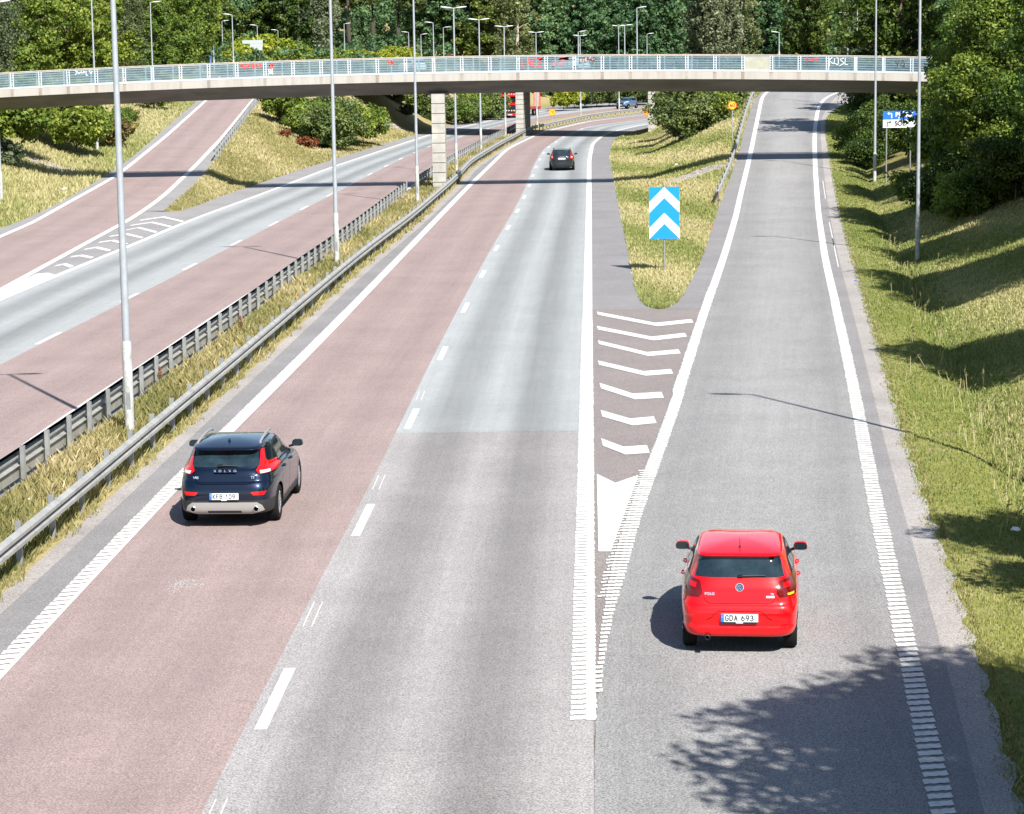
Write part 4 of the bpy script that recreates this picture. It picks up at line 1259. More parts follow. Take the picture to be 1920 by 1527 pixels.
def mirror(parent, x, y, z, body_m, s, ear=.0):
    mb = MB(); n = 14
    # rounded housing: squashed loft along y
    i0 = 0
    secs = [(-.034, .098, .056), (-.026, .104, .061), (.03, .104, .066), (.08, .08, .05), (.115, .04, .03)]
    for dy, wx, hz in secs:
        for q in range(n):
            an = 2 * math.pi * q / n; ca, sa = math.cos(an), math.sin(an)
            e = .62
            mb.v.append((math.copysign(abs(ca) ** e, ca) * wx * (1 - .12 * sa), dy, math.copysign(abs(sa) ** e, sa) * hz))
    for k in range(len(secs) - 1):
        for q in range(n):
            a = k * n + q; b = k * n + (q + 1) % n
            mb.f.append([a, b, b + n, a + n]); mb.m.append(0)
    mb.f.append(list(range(n))); mb.m.append(0); mb.f.append([(len(secs) - 1) * n + q for q in range(n)]); mb.m.append(0)
    o = mb.build('side_mirror', body_m, parent, smooth=True); o.location = (x, y, z)
    mb = MB(); q = []
    for k in range(n):
        an = 2 * math.pi * k / n; ca, sa = math.cos(an), math.sin(an); e = .62
        q.append((math.copysign(abs(ca) ** e, ca) * .101 * (1 - .1 * sa), -.038, math.copysign(abs(sa) ** e, sa) * .060 + .0))
    mb.face(q); mb.build('mirror_glass', M['carglass'], o)
    mb = MB(); mb.tube([(-s * .06, .02, -.04), (-s * .17, .03, -.075)], [.025, .02], 8); mb.build('mirror_arm', M['black'], o, smooth=True)
    return o
PL = {'K': [[(0, 0), (0, 1)], [(1, 0), (0, .55), (1, 1)]], 'F': [[(1, 0), (0, 0), (0, 1)], [(0, .48), (.8, .48)]], 'B': [[(0, 0), (0, 1), (.8, 1), (1, .85), (1, .62), (.75, .48), (0, .48)], [(0, 0), (.75, 0), (.92, .15), (.92, .35), (.75, .48)]],
      '1': [[(.25, .2), (.6, 0), (.6, 1)]], '0': [[(.3, 0), (.7, 0), (1, .3), (1, .7), (.7, 1), (.3, 1), (0, .7), (0, .3), (.3, 0)]], '9': [[(.95, .35), (.7, .58), (.25, .58), (0, .3), (.25, 0), (.75, 0), (1, .3), (.8, .7), (.45, 1)]],
      'G': [[(1, .18), (.7, 0), (.3, 0), (0, .3), (0, .7), (.3, 1), (.7, 1), (1, .8), (1, .55), (.6, .55)]], 'D': [[(0, 0), (0, 1), (.6, 1), (1, .7), (1, .3), (.6, 0), (0, 0)]], 'A': [[(0, 1), (.5, 0), (1, 1)], [(.2, .65), (.8, .65)]],
      '6': [[(.6, 0), (.2, .3), (0, .7), (.25, 1), (.75, 1), (1, .7), (.75, .42), (.3, .42), (.05, .65)]], '3': [[(.05, .1), (.4, 0), (.85, .1), (.85, .35), (.45, .47), (.9, .6), (1, .8), (.7, 1), (.3, 1), (0, .88)]]}
def plate(parent, bv, x, z, txt, tilt=0.0):
    h, _ = proj(bv, 'rear', x, z)
    y = h.y - .022
    mb = MB(); mb.box((0, 0, 0), (.52, .012, .115)); o = mb.build('number_plate', M['plate'], parent, bevel=.003); o.location = (x, y, z); o.rotation_euler = (tilt, 0, 0)
    mb = MB(); mb.box((-.238, -.0085, 0), (.042, .004, .113)); mb.build('blue_band', M['eublue'], o)
    mb = MB()
    for k in range(7):
        an = 2 * math.pi * k / 7; mb.box((-.238 + .011 * math.cos(an), -.0115, .02 + .011 * math.sin(an)), (.004, .001, .004))
    mb.build('band_mark', M['swhite'], o)
    mb = MB(); x0 = -.196; st = .062
    for ch in txt:
        if ch == ' ': x0 += st * .62; continue
        for ln in PL[ch]:
            pts = [(x0 + a * .040, .036 - b * .072) for a, b in ln]
            for (a, b), (c, d) in zip(pts, pts[1:]):
                dx, dz = c - a, d - b; l_ = math.hypot(dx, dz) or 1; nx_, nz_ = -dz / l_ * .006, dx / l_ * .006; ex, ez = dx / l_ * .003, dz / l_ * .003
                mb.prism([(a + nx_ - ex, b + nz_ - ez), (a - nx_ - ex, b - nz_ - ez), (c - nx_ + ex, d - nz_ + ez), (c + nx_ + ex, d + nz_ + ez)], -.0095, -.0065)
        x0 += st
    mb.build('plate_lettering', M['ink'], o)
    mb = MB(); mb.box((0, .004, -.066), (.52, .02, .018)); mb.build('plate_holder', M['black'], o)
    mb = MB(); mb.box((.0, -.012, -.066), (.10, .004, .012)); mb.build('dealer_strip', M['swhite'], o)
    return o
def letters(parent, bv, view, txt, x, z, size, mat_, spacing=1.0, name='lettering', bold=.002):
    h, _ = proj(bv, view, x, z)
    h2, _ = proj(bv, view, x, z + size * .5); h1, _ = proj(bv, view, x, z - size * .5)
    tilt = math.atan2(h2.y - h1.y, h2.z - h1.z)
    o = text_mesh(txt, size, name, mat_, parent, (x, h.y - .007, z), rot=(R(90) - tilt, 0, 0), ext=.003, bold=bold, spacing=spacing)
    return o

# ---- dark hatchback with roof rails
HB = [  # (z rear, mid, front), y rear, y front, (half widths), exponent
    ((.25, .20, .20), .14, 4.22, (.76, .82, .66), 7), ((.29, .23, .25), .05, 4.30, (.82, .87, .76), 8), ((.38, .34, .38), .015, 4.36, (.845, .885, .82), 8),
    ((.55, .55, .52), .0, 4.37, (.845, .90, .83), 8), ((.70, .72, .62), .015, 4.34, (.855, .903, .82), 7.5), ((.80, .82, .70), .06, 4.28, (.85, .90, .80), 7),
    ((.835, .85, .74), .10, 4.20, (.845, .895, .78), 7), ((.93, .93, .80), .13, 4.05, (.83, .885, .76), 6.5), ((1.0, .985, .87), .17, 3.75, (.79, .86, .74), 6), ((1.04, 1.02, .96), .21, 3.36, (.745, .81, .70), 6),
    ((1.12, 1.13, 1.06), .27, 3.08, (.715, .77, .66), 6), ((1.24, 1.27, 1.19), .38, 2.78, (.665, .715, .61), 6.5), ((1.335, 1.38, 1.30), .46, 2.50, (.625, .66, .575), 7),
    ((1.355, 1.41, 1.33), .30, 2.38, (.62, .635, .55), 8), ((1.378, 1.428, 1.36), .31, 2.30, (.605, .61, .53), 8), ((1.392, 1.437, 1.378), .34, 2.22, (.575, .58, .50), 8)]
def hatch_dark(loc, yaw):
    t_ = thing('hatchback_car', loc, 'blue-black hatchback with roof rails and silver rear skid plate on the red lane', 'car', rz=-yaw)
    o, bv = car_body(HB, 4.37, [M['navy'], M['clad'], M['shadowgap']], lambda y: .50 if y < .8 or y > 3.7 else .36, [(.86, .385, .31), (3.50, .385, .31)])
    o.parent = t_
    G_ = M['rearglass']
    patch(bv, 'rear', [(-.585, 1.065), (.585, 1.065), (.60, 1.12), (.555, 1.325), (-.555, 1.325), (-.60, 1.12)], 'rear_window', G_, t_, .005)
    h, _ = proj(bv, 'rear', -.05, 1.085)
    mb = MB(); mb.tube([(-.10, h.y - .03, 1.10), (.22, h.y - .025, 1.085)], [.016, .009], 6); mb.box((-.09, h.y - .02, 1.10), (.09, .05, .035)); mb.build('rear_wiper', M['black'], t_)
    lamp = [(.585, 1.33), (.628, 1.33), (.665, 1.17), (.70, 1.12), (.80, 1.085), (.865, 1.02), (.85, .955), (.62, .945), (.55, 1.0), (.60, 1.10)]
    for pl in (lamp, mir(lamp)):
        l_ = patch(bv, 'rear', pl, 'tail_light', M['red_light'], t_, .014, .03)
    sub_ = [(.61, 1.0), (.76, .99), (.77, .955), (.63, .953)]
    for pl in (sub_, mir(sub_)): patch(bv, 'rear', pl, 'reversing_light', M['white_light'], t_, .018, .03)
    patch(bv, 'rear', [(-.17, 1.342), (.17, 1.342), (.17, 1.36), (-.17, 1.36)], 'brake_light', M['dred_light'], t_, .006)
    fog = [(.47, .655), (.74, .665), (.70, .60), (.52, .60)]
    for pl in (fog, mir(fog)): patch(bv, 'rear', pl, 'rear_reflector', M['red_light'], t_, .008, .03)
    patch(bv, 'rear', [(-.70, .33), (-.50, .27), (.50, .27), (.70, .33), (.66, .42), (.58, .475), (-.58, .475), (-.66, .42)], 'skid_plate', M['silver'], t_, .016, .04)
    patch(bv, 'rear', [(-.30, .29), (.30, .29), (.30, .33), (-.30, .33)], 'skid_plate_grille', M['clad'], t_, .020, .04)
    for s in (-1, 1):
        h, _ = proj(bv, 'rear', s * .565, .355)
        mb = MB(); mb.lathe((s * .565, h.y - .03, .36), [(.048, .06), (.052, -.02), (.042, -.025), (.040, .05)], 20, 'y'); mb.build('exhaust_tip', M['chrome'], t_, smooth=True)
        mb = MB(); mb.lathe((s * .565, h.y - .02, .36), [(.041, -.008), (.041, .0)], 20, 'y'); mb.build('exhaust_hole', M['shadowgap'], t_)
    letters(t_, bv, 'rear', 'VOLVO', 0, 1.005, .062, M['chrome'], 2.6, 'maker_lettering')
    letters(t_, bv, 'rear', 'V40', -.52, .895, .06, M['chrome'], 1.0, 'model_lettering')
    letters(t_, bv, 'rear', 'T3', .50, .895, .06, M['chrome'], 1.0, 'engine_lettering')
    plate(t_, bv, 0, .585, 'KFB 109', R(-4))
    g_ = MB()
    seam(bv, 'rear', [(-.56, 1.0), (-.55, .90), (-.50, .81), (-.42, .79), (.42, .79), (.50, .81), (.55, .90), (.56, 1.0)], g_, .005)
    seam(bv, 'rear', [(-.2, .965), (.2, .965)], g_, .012)
    for v_ in ('right', 'left'):
        seam(bv, v_, [(1.12, .42), (1.10, .70), (1.30, .95), (1.24, 1.02)], g_, .004)
        seam(bv, v_, [(2.05, .36), (2.03, 1.02)], g_, .004)
        seam(bv, v_, [(3.02, .36), (3.12, .70), (3.08, .98)], g_, .004)
        seam(bv, v_, [(1.15, .37), (3.05, .37)], g_, .004)
    g_.build('panel_gaps', M['shadowgap'], t_)
    for v_ in ('right', 'left'):
        fr = [(.70, 1.05), (.95, 1.03), (1.5, 1.015), (2.9, 1.0), (3.12, 1.02), (2.85, 1.15), (2.42, 1.33), (2.0, 1.365), (1.35, 1.35), (1.0, 1.27)]
        patch(bv, v_, fr, 'window_frame', M['black'], t_, .004, .08)
        for pl in ([(.86, 1.06), (1.16, 1.045), (1.22, 1.28), (1.06, 1.24)], [(1.21, 1.045), (2.0, 1.035), (2.0, 1.335), (1.40, 1.325), (1.26, 1.29)], [(2.08, 1.035), (2.92, 1.025), (2.78, 1.15), (2.42, 1.29), (2.08, 1.33)]):
            patch(bv, v_, pl, 'side_window', M['carglass'], t_, .008, .08)
        s = 1 if v_ == 'right' else -1
        for y in (1.28, 2.12):
            h, _ = proj(bv, v_, y + .1, .90)
            mb = MB(); mb.tube([(h.x + s * .0, y, .90), (h.x + s * .035, y + .03, .905), (h.x + s * .035, y + .17, .905), (h.x, y + .20, .90)], .014, 6); mb.build('door_handle', M['navy'], t_, smooth=True)
        zz = [(.62, 1.375), (.75, 1.44), (1.5, 1.485), (2.0, 1.47), (2.15, 1.43)]
        mb = MB(); mb.tube([(s * (.575 - .01 * i), y, z) for i, (y, z) in enumerate(zz)], [.018, .022, .022, .022, .016], 8); mb.build('roof_rail', M['silver'], t_, smooth=True)
        mirror(t_, .935 if s > 0 else -1.03, 2.92, 1.06, M['navy'], s)
    fin = MB(); fin.prism([(-.03, 0), (.03, 0), (.012, .075), (-.012, .075)], -.03, .05); f_ = fin.build('antenna_fin', M['navy'], t_); f_.location = (0, .78, 1.425)
    patch(bv, 'front', [(-.62, 1.02), (.62, 1.02), (.56, 1.33), (-.56, 1.33)], 'windscreen', M['carglass'], t_, .006, .08)
    for s in (-1, 1):
        patch(bv, 'front', [(s * .5, .66), (s * .76, .70), (s * .78, .78), (s * .55, .74)][::s], 'headlight', M['white_light'], t_, .006, .05)
        for y in (.86, 3.50): wheel(t_, s * .765, y, .325, .215)
    return t_

# ---- red small hatchback
RH = [((.26, .21, .22), .13, 3.86, (.74, .78, .62), 7), ((.30, .25, .26), .05, 3.92, (.79, .82, .72), 8), ((.40, .38, .40), .015, 3.96, (.815, .835, .77), 9), ((.46, .47, .47), .024, 3.96, (.815, .838, .77), 9), ((.60, .60, .55), .0, 3.97, (.825, .842, .78), 9),
      ((.70, .72, .63), .02, 3.94, (.83, .843, .77), 8.5), ((.755, .78, .68), .06, 3.90, (.825, .842, .76), 8), ((.84, .86, .76), .085, 3.78, (.81, .838, .74), 7.5), ((.95, .94, .84), .11, 3.56, (.79, .825, .71), 7), ((1.03, 1.0, .93), .15, 3.25, (.755, .79, .67), 6.5), ((1.08, 1.06, 1.0), .18, 3.03, (.725, .755, .65), 6.5),
      ((1.18, 1.18, 1.12), .25, 2.82, (.68, .705, .61), 6.5), ((1.28, 1.30, 1.23), .33, 2.58, (.64, .66, .57), 7), ((1.36, 1.38, 1.32), .37, 2.38, (.605, .62, .545), 8), ((1.385, 1.415, 1.36), .30, 2.28, (.60, .60, .52), 9), ((1.407, 1.437, 1.385), .33, 2.20, (.57, .57, .49), 9)]
def hatch_red(loc, yaw):
    t_ = thing('hatchback_car', loc, 'bright red small hatchback driving up the exit ramp', 'car', rz=-yaw)
    o, bv = car_body(RH, 3.97, [M['redcar'], M['redcar'], M['shadowgap']], lambda y: .0, [(.66, .345, .29), (3.12, .345, .29)])
    o.parent = t_
    patch(bv, 'rear', [(-.625, 1.10), (.625, 1.10), (.615, 1.14), (.565, 1.355), (-.565, 1.355), (-.615, 1.14)], 'rear_window', M['rearglass'], t_, .005)
    h, _ = proj(bv, 'rear', .1, 1.12)
    mb = MB(); mb.tube([(0, h.y - .03, 1.125), (.36, h.y - .022, 1.13)], [.015, .008], 6); mb.box((.01, h.y - .02, 1.125), (.06, .05, .03)); mb.build('rear_wiper', M['black'], t_)
    lamp = [(.55, 1.055), (.76, 1.09), (.79, 1.0), (.785, .845), (.56, .84), (.515, .90)]
    for pl in (lamp, mir(lamp)): patch(bv, 'rear', pl, 'tail_light', M['dred_light'], t_, .012, .03)
    sub_ = [(.60, 1.02), (.70, 1.03), (.70, .97), (.61, .96)]
    for pl in (sub_, mir(sub_)): patch(bv, 'rear', pl, 'brake_light', M['red_light'], t_, .016, .03)
    sub_ = [(.57, .885), (.76, .89), (.76, .862), (.575, .858)]
    for i, pl in enumerate((sub_, mir(sub_))): patch(bv, 'rear', pl, 'reversing_light', M['dred_light'], t_, .016, .03)
    patch(bv, 'rear', [(.66, .887), (.75, .89), (.75, .862), (.67, .860)], 'indicator_light', M['amber'], t_, .020, .03)
    # recess of the number plate
    g_ = MB()
    seam(bv, 'rear', [(-.50, .84), (-.48, .79), (-.42, .755), (.42, .755), (.48, .79), (.50, .84)], g_, .004)
    seam(bv, 'rear', [(-.46, .53), (-.40, .56), (-.33, .635), (-.28, .655), (.28, .655), (.33, .635), (.40, .56), (.46, .53)], g_, .004)
    for v_ in ('right', 'left'):
        seam(bv, v_, [(1.0, .42), (.95, .66), (1.12, .92), (1.08, 1.0)], g_, .004)
        seam(bv, v_, [(1.85, .34), (1.83, 1.0)], g_, .004)
        seam(bv, v_, [(2.75, .34), (2.82, .70), (2.8, .95)], g_, .004)
    g_.build('panel_gaps', M['shadowgap'], t_)
    h, _ = proj(bv, 'rear', 0, .98)
    tl = R(8)
    mb = MB(); mb.lathe((0, 0, 0), [(.058, .006), (.062, 0), (.058, -.008), (.050, -.009), (.048, -.004)], 32, 'y'); e = mb.build('emblem', M['chrome'], t_, smooth=True); e.location = (0, h.y - .006, .975); e.rotation_euler = (-tl * 1.3, 0, 0)
    mb = MB(); mb.lathe((0, 0, 0), [(.049, -.001), (.049, -.0055)], 28, 'y'); mb.build('emblem_field', M['eublue'] if False else mat('emblem_dark_blue', (.02, .05, .12), .3), e)
    mb = MB()
    for pts in ([(-.027, .036), (-.012, .006), (0, .03)], [(0, .03), (.012, .006), (.027, .036)], [(-.040, .018), (-.018, -.036), (0, -.004)], [(0, -.004), (.018, -.036), (.040, .018)]):
        for (a, b), (c, d) in zip(pts, pts[1:]):
            mb.tube([(a, -.008, b), (c, -.008, d)], .0038, 6)
    mb.build('emblem_letters', M['chrome'], e)
    letters(t_, bv, 'rear', 'POLO', -.42, .885, .05, M['chrome'], 1.1, 'model_lettering')
    letters(t_, bv, 'rear', 'TSI', .455, .885, .032, M['chrome'], 1.0, 'engine_lettering')
    h, _ = proj(bv, 'rear', .43, .85); mb = MB(); mb.box((0, 0, 0), (.115, .004, .028)); e = mb.build('white_badge', M['swhite'], t_); e.location = (.43, h.y - .006, .848)
    plate(t_, bv, 0, .565, 'GDA 693', R(-3))
    h, _ = proj(bv, 'rear', -.45, .29)
    mb = MB(); mb.lathe((-.45, .05, .275), [(.034, .2), (.038, -.05), (.030, -.055), (.028, .1)], 18, 'y'); mb.build('exhaust_tip', M['clad'], t_, smooth=True)
    mb = MB(); mb.lathe((-.45, .04, .275), [(.030, -.01), (.030, .0)], 18, 'y'); mb.build('exhaust_hole', M['shadowgap'], t_)
    for v_ in ('right', 'left'):
        fr = [(.58, 1.07), (.85, 1.04), (2.7, 1.0), (2.92, 1.02), (2.65, 1.15), (2.25, 1.325), (1.8, 1.36), (1.1, 1.345), (.80, 1.27)]
        patch(bv, v_, fr, 'window_frame', M['black'], t_, .004, .08)
        for pl in ([(.78, 1.08), (1.05, 1.06), (1.08, 1.30), (.92, 1.25)], [(1.11, 1.055), (1.80, 1.04), (1.80, 1.325), (1.14, 1.31)], [(1.90, 1.035), (2.72, 1.03), (2.55, 1.15), (2.25, 1.28), (1.90, 1.32)]):
            patch(bv, v_, pl, 'side_window', M['carglass'], t_, .008, .08)
        s = 1 if v_ == 'right' else -1
        for y in (1.18, 1.98):
            h, _ = proj(bv, v_, y + .1, .93)
            mb = MB(); mb.tube([(h.x, y, .93), (h.x + s * .03, y + .03, .935), (h.x + s * .03, y + .16, .935), (h.x, y + .19, .93)], .012, 6); mb.build('door_handle', M['redcar'], t_, smooth=True)
        mirror(t_, s * .885, 2.62, 1.05, M['redcar'], s)
    mb = MB(); mb.lathe((0, .62, 1.435), [(.025, 0), (.015, .03)], 12, 'z'); mb.tube([(0, .62, 1.455), (0, .44, 1.62)], [.006, .003], 6); mb.build('roof_antenna', M['black'], t_)
    patch(bv, 'front', [(-.60, 1.03), (.60, 1.03), (.53, 1.30), (-.53, 1.30)], 'windscreen', M['carglass'], t_, .006, .08)
    for s in (-1, 1):
        patch(bv, 'front', [(s * .42, .60), (s * .70, .62), (s * .72, .72), (s * .48, .70)][::s], 'headlight', M['white_light'], t_, .006, .05)
        for y in (.66, 3.12): wheel(t_, s * .715, y, .30, .19)
    return t_

# ---- estate, suv and plain cars at a distance
def far_car(loc, yaw, kind, body, label, name, txt=None, cat='car'):
    t_ = thing(name, loc, label, cat, rz=-yaw)
    if kind == 'estate':
        Rg = [((.22, .2, .22), .14, 4.68, (.64, .78, .66), 4), ((.30, .26, .28), .05, 4.76, (.80, .87, .78), 4.3), ((.45, .42, .42), .0, 4.82, (.85, .90, .83), 4.5), ((.60, .6, .56), .01, 4.82, (.87, .92, .83), 4.6), ((.66, .68, .62), .08, 4.78, (.87, .92, .82), 4.6), ((.80, .82, .72), .09, 4.7, (.86, .91, .8), 4.8),
              ((.95, .93, .84), .12, 4.3, (.83, .88, .76), 4.8), ((1.03, 1.0, .94), .16, 3.75, (.77, .82, .7), 4.8), ((1.15, 1.15, 1.08), .24, 3.45, (.72, .76, .65), 5), ((1.30, 1.32, 1.24), .36, 3.1, (.66, .69, .6), 5.2), ((1.44, 1.44, 1.37), .44, 2.8, (.61, .63, .56), 5.4), ((1.47, 1.49, 1.42), .40, 2.6, (.58, .58, .52), 5.4)]
        ar = [(1.0, .38, .31), (3.85, .38, .31)]; L_ = 4.82
    elif kind == 'suv':
        Rg = [((.32, .3, .32), .14, 4.5, (.66, .8, .7), 4), ((.40, .36, .38), .05, 4.6, (.82, .88, .82), 4.3), ((.55, .52, .52), .0, 4.65, (.88, .93, .87), 4.5), ((.75, .75, .72), .02, 4.66, (.89, .94, .87), 4.6), ((.92, .92, .88), .08, 4.62, (.88, .93, .85), 4.6), ((1.02, 1.02, .98), .10, 4.5, (.87, .92, .82), 4.8),
              ((1.10, 1.10, 1.06), .14, 4.2, (.84, .89, .78), 4.8), ((1.18, 1.15, 1.12), .18, 3.6, (.79, .84, .74), 4.8), ((1.32, 1.32, 1.25), .26, 3.35, (.74, .78, .69), 5), ((1.48, 1.5, 1.42), .40, 3.0, (.68, .71, .63), 5.2), ((1.60, 1.62, 1.55), .46, 2.7, (.62, .64, .58), 5.4), ((1.62, 1.655, 1.6), .5, 2.5, (.56, .56, .52), 5.4)]
        ar = [(.9, .42, .36), (3.75, .42, .36)]; L_ = 4.66
    else:
        Rg = HB; ar = [(.86, .385, .31), (3.50, .385, .31)]; L_ = 4.37
    o, bv = car_body(Rg, L_, [body, M['clad'], M['shadowgap']], lambda y: .30 if kind != 'suv' else .45, ar, N=40, sub=2)
    o.parent = t_
    k = {'estate': 0, 'suv': .15, 'plain': -.07}[kind]
    zt_ = {'estate': 1.42, 'suv': 1.57, 'plain': 1.325}[kind]; zb_ = {'estate': 1.06, 'suv': 1.2, 'plain': 1.065}[kind]
    patch(bv, 'rear', [(-.60, zb_), (.60, zb_), (.53, zt_), (-.53, zt_)], 'rear_window', M['rearglass'], t_, .006, .1)
    patch(bv, 'front', [(-.62, zb_ - .02), (.62, zb_ - .02), (.55, zt_ - .06), (-.55, zt_ - .06)], 'windscreen', M['carglass'], t_, .006, .1)
    yb = L_ * .66
    for v_ in ('right', 'left'):
        s = 1 if v_ == 'right' else -1
        patch(bv, v_, [(.75, zb_), (L_ * .70, zb_ - .03), (L_ * .56, zt_ - .03), (1.1, zt_ - .02)], 'side_window', M['carglass'], t_, .006, .1)
        mirror(t_, s * 1.0, L_ * .66, zb_ + .02, body, s)
        for y, r_, z in ar: wheel(t_, s * .80, y, r_ - .045, .21)
        if kind == 'estate':
            lamp = [(.60, 1.42), (.66, 1.42), (.74, 1.15), (.87, 1.0), (.86, .86), (.62, .84), (.58, .93), (.64, 1.08)]
            patch(bv, 'rear', lamp if s > 0 else mir(lamp), 'tail_light', M['red_light'], t_, .014, .05)
            sb = [(.64, 1.0), (.76, 1.0), (.76, .93), (.64, .93)]
            patch(bv, 'rear', sb if s > 0 else mir(sb), 'reversing_light', M['white_light'], t_, .018, .05)
            mb = MB(); mb.tube([(s * .60, .6, 1.47), (s * .60, .8, 1.55), (s * .58, 2.2, 1.56), (s * .57, 2.4, 1.50)], .02, 8); mb.build('roof_rail', M['black'], t_)
        else:
            hl = [(s * .56, .80 + k), (s * .84, .84 + k), (s * .86, .93 + k), (s * .60, .89 + k)]
            patch(bv, 'front', hl if s > 0 else hl[::-1], 'headlight', M['white_light'], t_, .01, .05)
            lamp = [(s * .6, .85 + k), (s * .82, .85 + k), (s * .82, 1.02 + k), (s * .62, 1.0 + k)]
            patch(bv, 'rear', lamp if s > 0 else lamp[::-1], 'tail_light', M['red_light'], t_, .012, .05)
    if kind == 'suv':
        patch(bv, 'front', [(-.50, .66), (.50, .66), (.55, .80), (.50, .98), (-.50, .98), (-.55, .80)], 'grille', M['black'], t_, .012, .1)
        patch(bv, 'front', [(-.75, .42), (.75, .42), (.70, .56), (-.70, .56)], 'lower_grille', M['black'], t_, .012, .1)
        h, _ = proj(bv, 'front', 0, .6); mb = MB(); mb.box((0, h.y + .03, .60), (.5, .02, .11)); mb.build('number_plate', M['plate'], t_)
    if kind == 'estate':
        patch(bv, 'rear', [(-.74, .30), (.74, .30), (.76, .44), (-.76, .44)], 'bumper_insert', M['clad'], t_, .008, .1)
        h, _ = proj(bv, 'rear', 0, .86); mb = MB(); mb.box((0, h.y - .02, .86), (.52, .012, .115)); mb.build('number_plate', M['plate'], t_)
        letters(t_, bv, 'rear', 'VOLVO', 0, .985, .06, M['chrome'], 2.0, 'maker_lettering')
        g_ = MB(); seam(bv, 'rear', [(-.84, .68), (.84, .68)], g_, .01); g_.build('panel_gaps', M['shadowgap'], t_)
    return t_
def car_place(px, py, yawdeg, xoff=0, back=0.0, zf=Z0):
    g_ = hit(px, py, zf); g_.z += ADZ + .004
    return g_
g = hit(436, 977, Z0); hatch_dark((g.x - .03, g.y - .87, ADZ + .004), R(2.6)).scale = (1.015, 1.015, 1.03)
g = hit(1386, 1213, Z0); hatch_red((g.x - .06, g.y - .66, ADZ + .004), R(6.2))
g = hit(1053, 320, Z0); far_car((g.x, g.y - 1.0, ADZ + .004), R(1.8), 'estate', M['darkcar'], 'charcoal estate car driving away just beyond the footbridge shadow', 'estate_car')
g = hit(1166, 205, Z0); sv = far_car((g.x, g.y, ADZ + .004), R(180 + 28), 'suv', M['suvblue'], 'small blue sport utility car coming towards us in the far curve', 'suv_car')
sv.location = (g.x + 1.9, g.y + 3.2, ADZ + .004)
wc = far_car((at(760, 130, 262).x + 2.2, 264.5, 6.37), R(-52 - 0), 'plain', M['whitecar'], 'white car on the crossing road, seen through the footbridge glass left of the near pier', 'hatchback_car')
wc.rotation_euler = (0, 0, math.atan2(1.8, -1.5) - R(90)); wc.location = (at(790, 130, 262).x, 264, 6.36)
wc = far_car((at(1095, 125, 246).x, 246, 6.37), 0, 'plain', M['whitecar'], 'white car on the crossing road, seen through the glass above the low-loader trailer', 'hatchback_car')
wc.rotation_euler = (0, 0, R(55)); wc.location = (at(1100, 125, 243).x, 241, 6.36)

# ---- truck with low loader
g = hit(957, 222, Z0)
tr = thing('truck_tractor', (g.x, g.y, ADZ + .004), 'bright red articulated truck cab behind the second bridge pier', 'truck', rz=0)
yw = R(180 - 20)
tr.rotation_euler = (0, 0, -R(9)); 
def tb(name, boxes, m_, parent, bev=.03):
    mb = MB()
    for c, d in boxes: mb.box(c, d)
    return mb.build(name, m_, parent, bevel=bev)
# local: front faces -y
tb('cab', [((0, 1.15, 1.75), (2.5, 2.1, 2.5)), ((0, 1.35, 3.2), (2.3, 1.7, .55))], M['truckred'], tr, .12)
tb('roof_deflector', [((0, .75, 3.45), (2.0, .9, .35))], M['truckred'], tr, .1)
tb('windscreen', [((0, .085, 2.35), (2.2, .06, .72))], M['carglass'], tr, .02)
tb('sun_visor', [((0, -.02, 2.82), (2.3, .25, .12))], M['truckred'], tr, .03)
tb('light_bar', [((0, .3, 3.02), (2.0, .08, .08))], M['black'], tr, .01)
for x in (-.8, -.48, -.16, .16, .48, .8):
    mb = MB(); mb.lathe((x, .24, 3.05), [(.085, .02), (.085, -.04)], 14, 'y'); mb.build('spot_light', M['white_light'], tr)
tb('grille', [((0, .075, 1.25), (1.7, .06, .85)), ((0, .07, .72), (2.2, .08, .30))], M['black'], tr, .02)
tb('bumper', [((0, .06, .45), (2.5, .3, .32))], M['truckred'], tr, .05)
for x in (-.5, -.18, .18, .5):
    mb = MB(); mb.lathe((x, .02, .95), [(.09, .02), (.09, -.03)], 14, 'y'); mb.build('lamp', M['white_light'], tr)
for x in (-1.0, 1.0): tb('headlight', [((x, .04, .62), (.36, .08, .22))], M['white_light'], tr, .02)
tb('number_plate', [((0, -.11, .42), (.52, .02, .11))], M['plate'], tr, 0)
for s in (-1, 1):
    tb('side_mirror', [((s * 1.42, .25, 2.25), (.16, .22, .75))], M['black'], tr, .04)
    tb('side_window', [((s * 1.255, 1.0, 2.35), (.02, 1.1, .65))], M['carglass'], tr, 0)
    for y in (.95, 4.1, 5.3):
        mb = MB(); mb.lathe((0, 0, 0), [(.3, -.16), (.5, -.16), (.52, -.1), (.52, .1), (.5, .16), (.3, .16)], 24, 'x'); w_ = mb.build('wheel', M['tyre'], tr, smooth=True); w_.location = (s * 1.05, y, .52)
        mb = MB(); mb.lathe((0, 0, 0), [(.3, -.15), (.3, .15)], 20, 'x'); mb.build('rim', M['silver'], w_)
tb('chassis', [((0, 3.9, .85), (.9, 4.2, .28))], M['clad'], tr, .02)
cb_ = math.cos(-R(9)); sb_ = math.sin(-R(9))
def trl(x, y): return (g.x + x * cb_ - y * sb_, g.y + x * sb_ + y * cb_)
q = trl(0, 4.3)
lo = thing('low_loader_trailer', (q[0], q[1], ADZ + .004), 'red low-loader trailer with two upright loading ramps behind the red truck', 'trailer', rz=-R(9) - R(3))
M['trred'] = mat('worn_red_trailer_paint', (.34, .035, .03), .6, 0, .4, 2)
M['ramp_w'] = mat('pinkish_ramp_boards', (.42, .25, .20), .7, 0, .35, 3)
tb('bed', [((0, 5.4, 1.0), (2.5, 8.8, .28)), ((0, 10.2, .95), (2.5, 1.4, .35))], M['trred'], lo, .03)
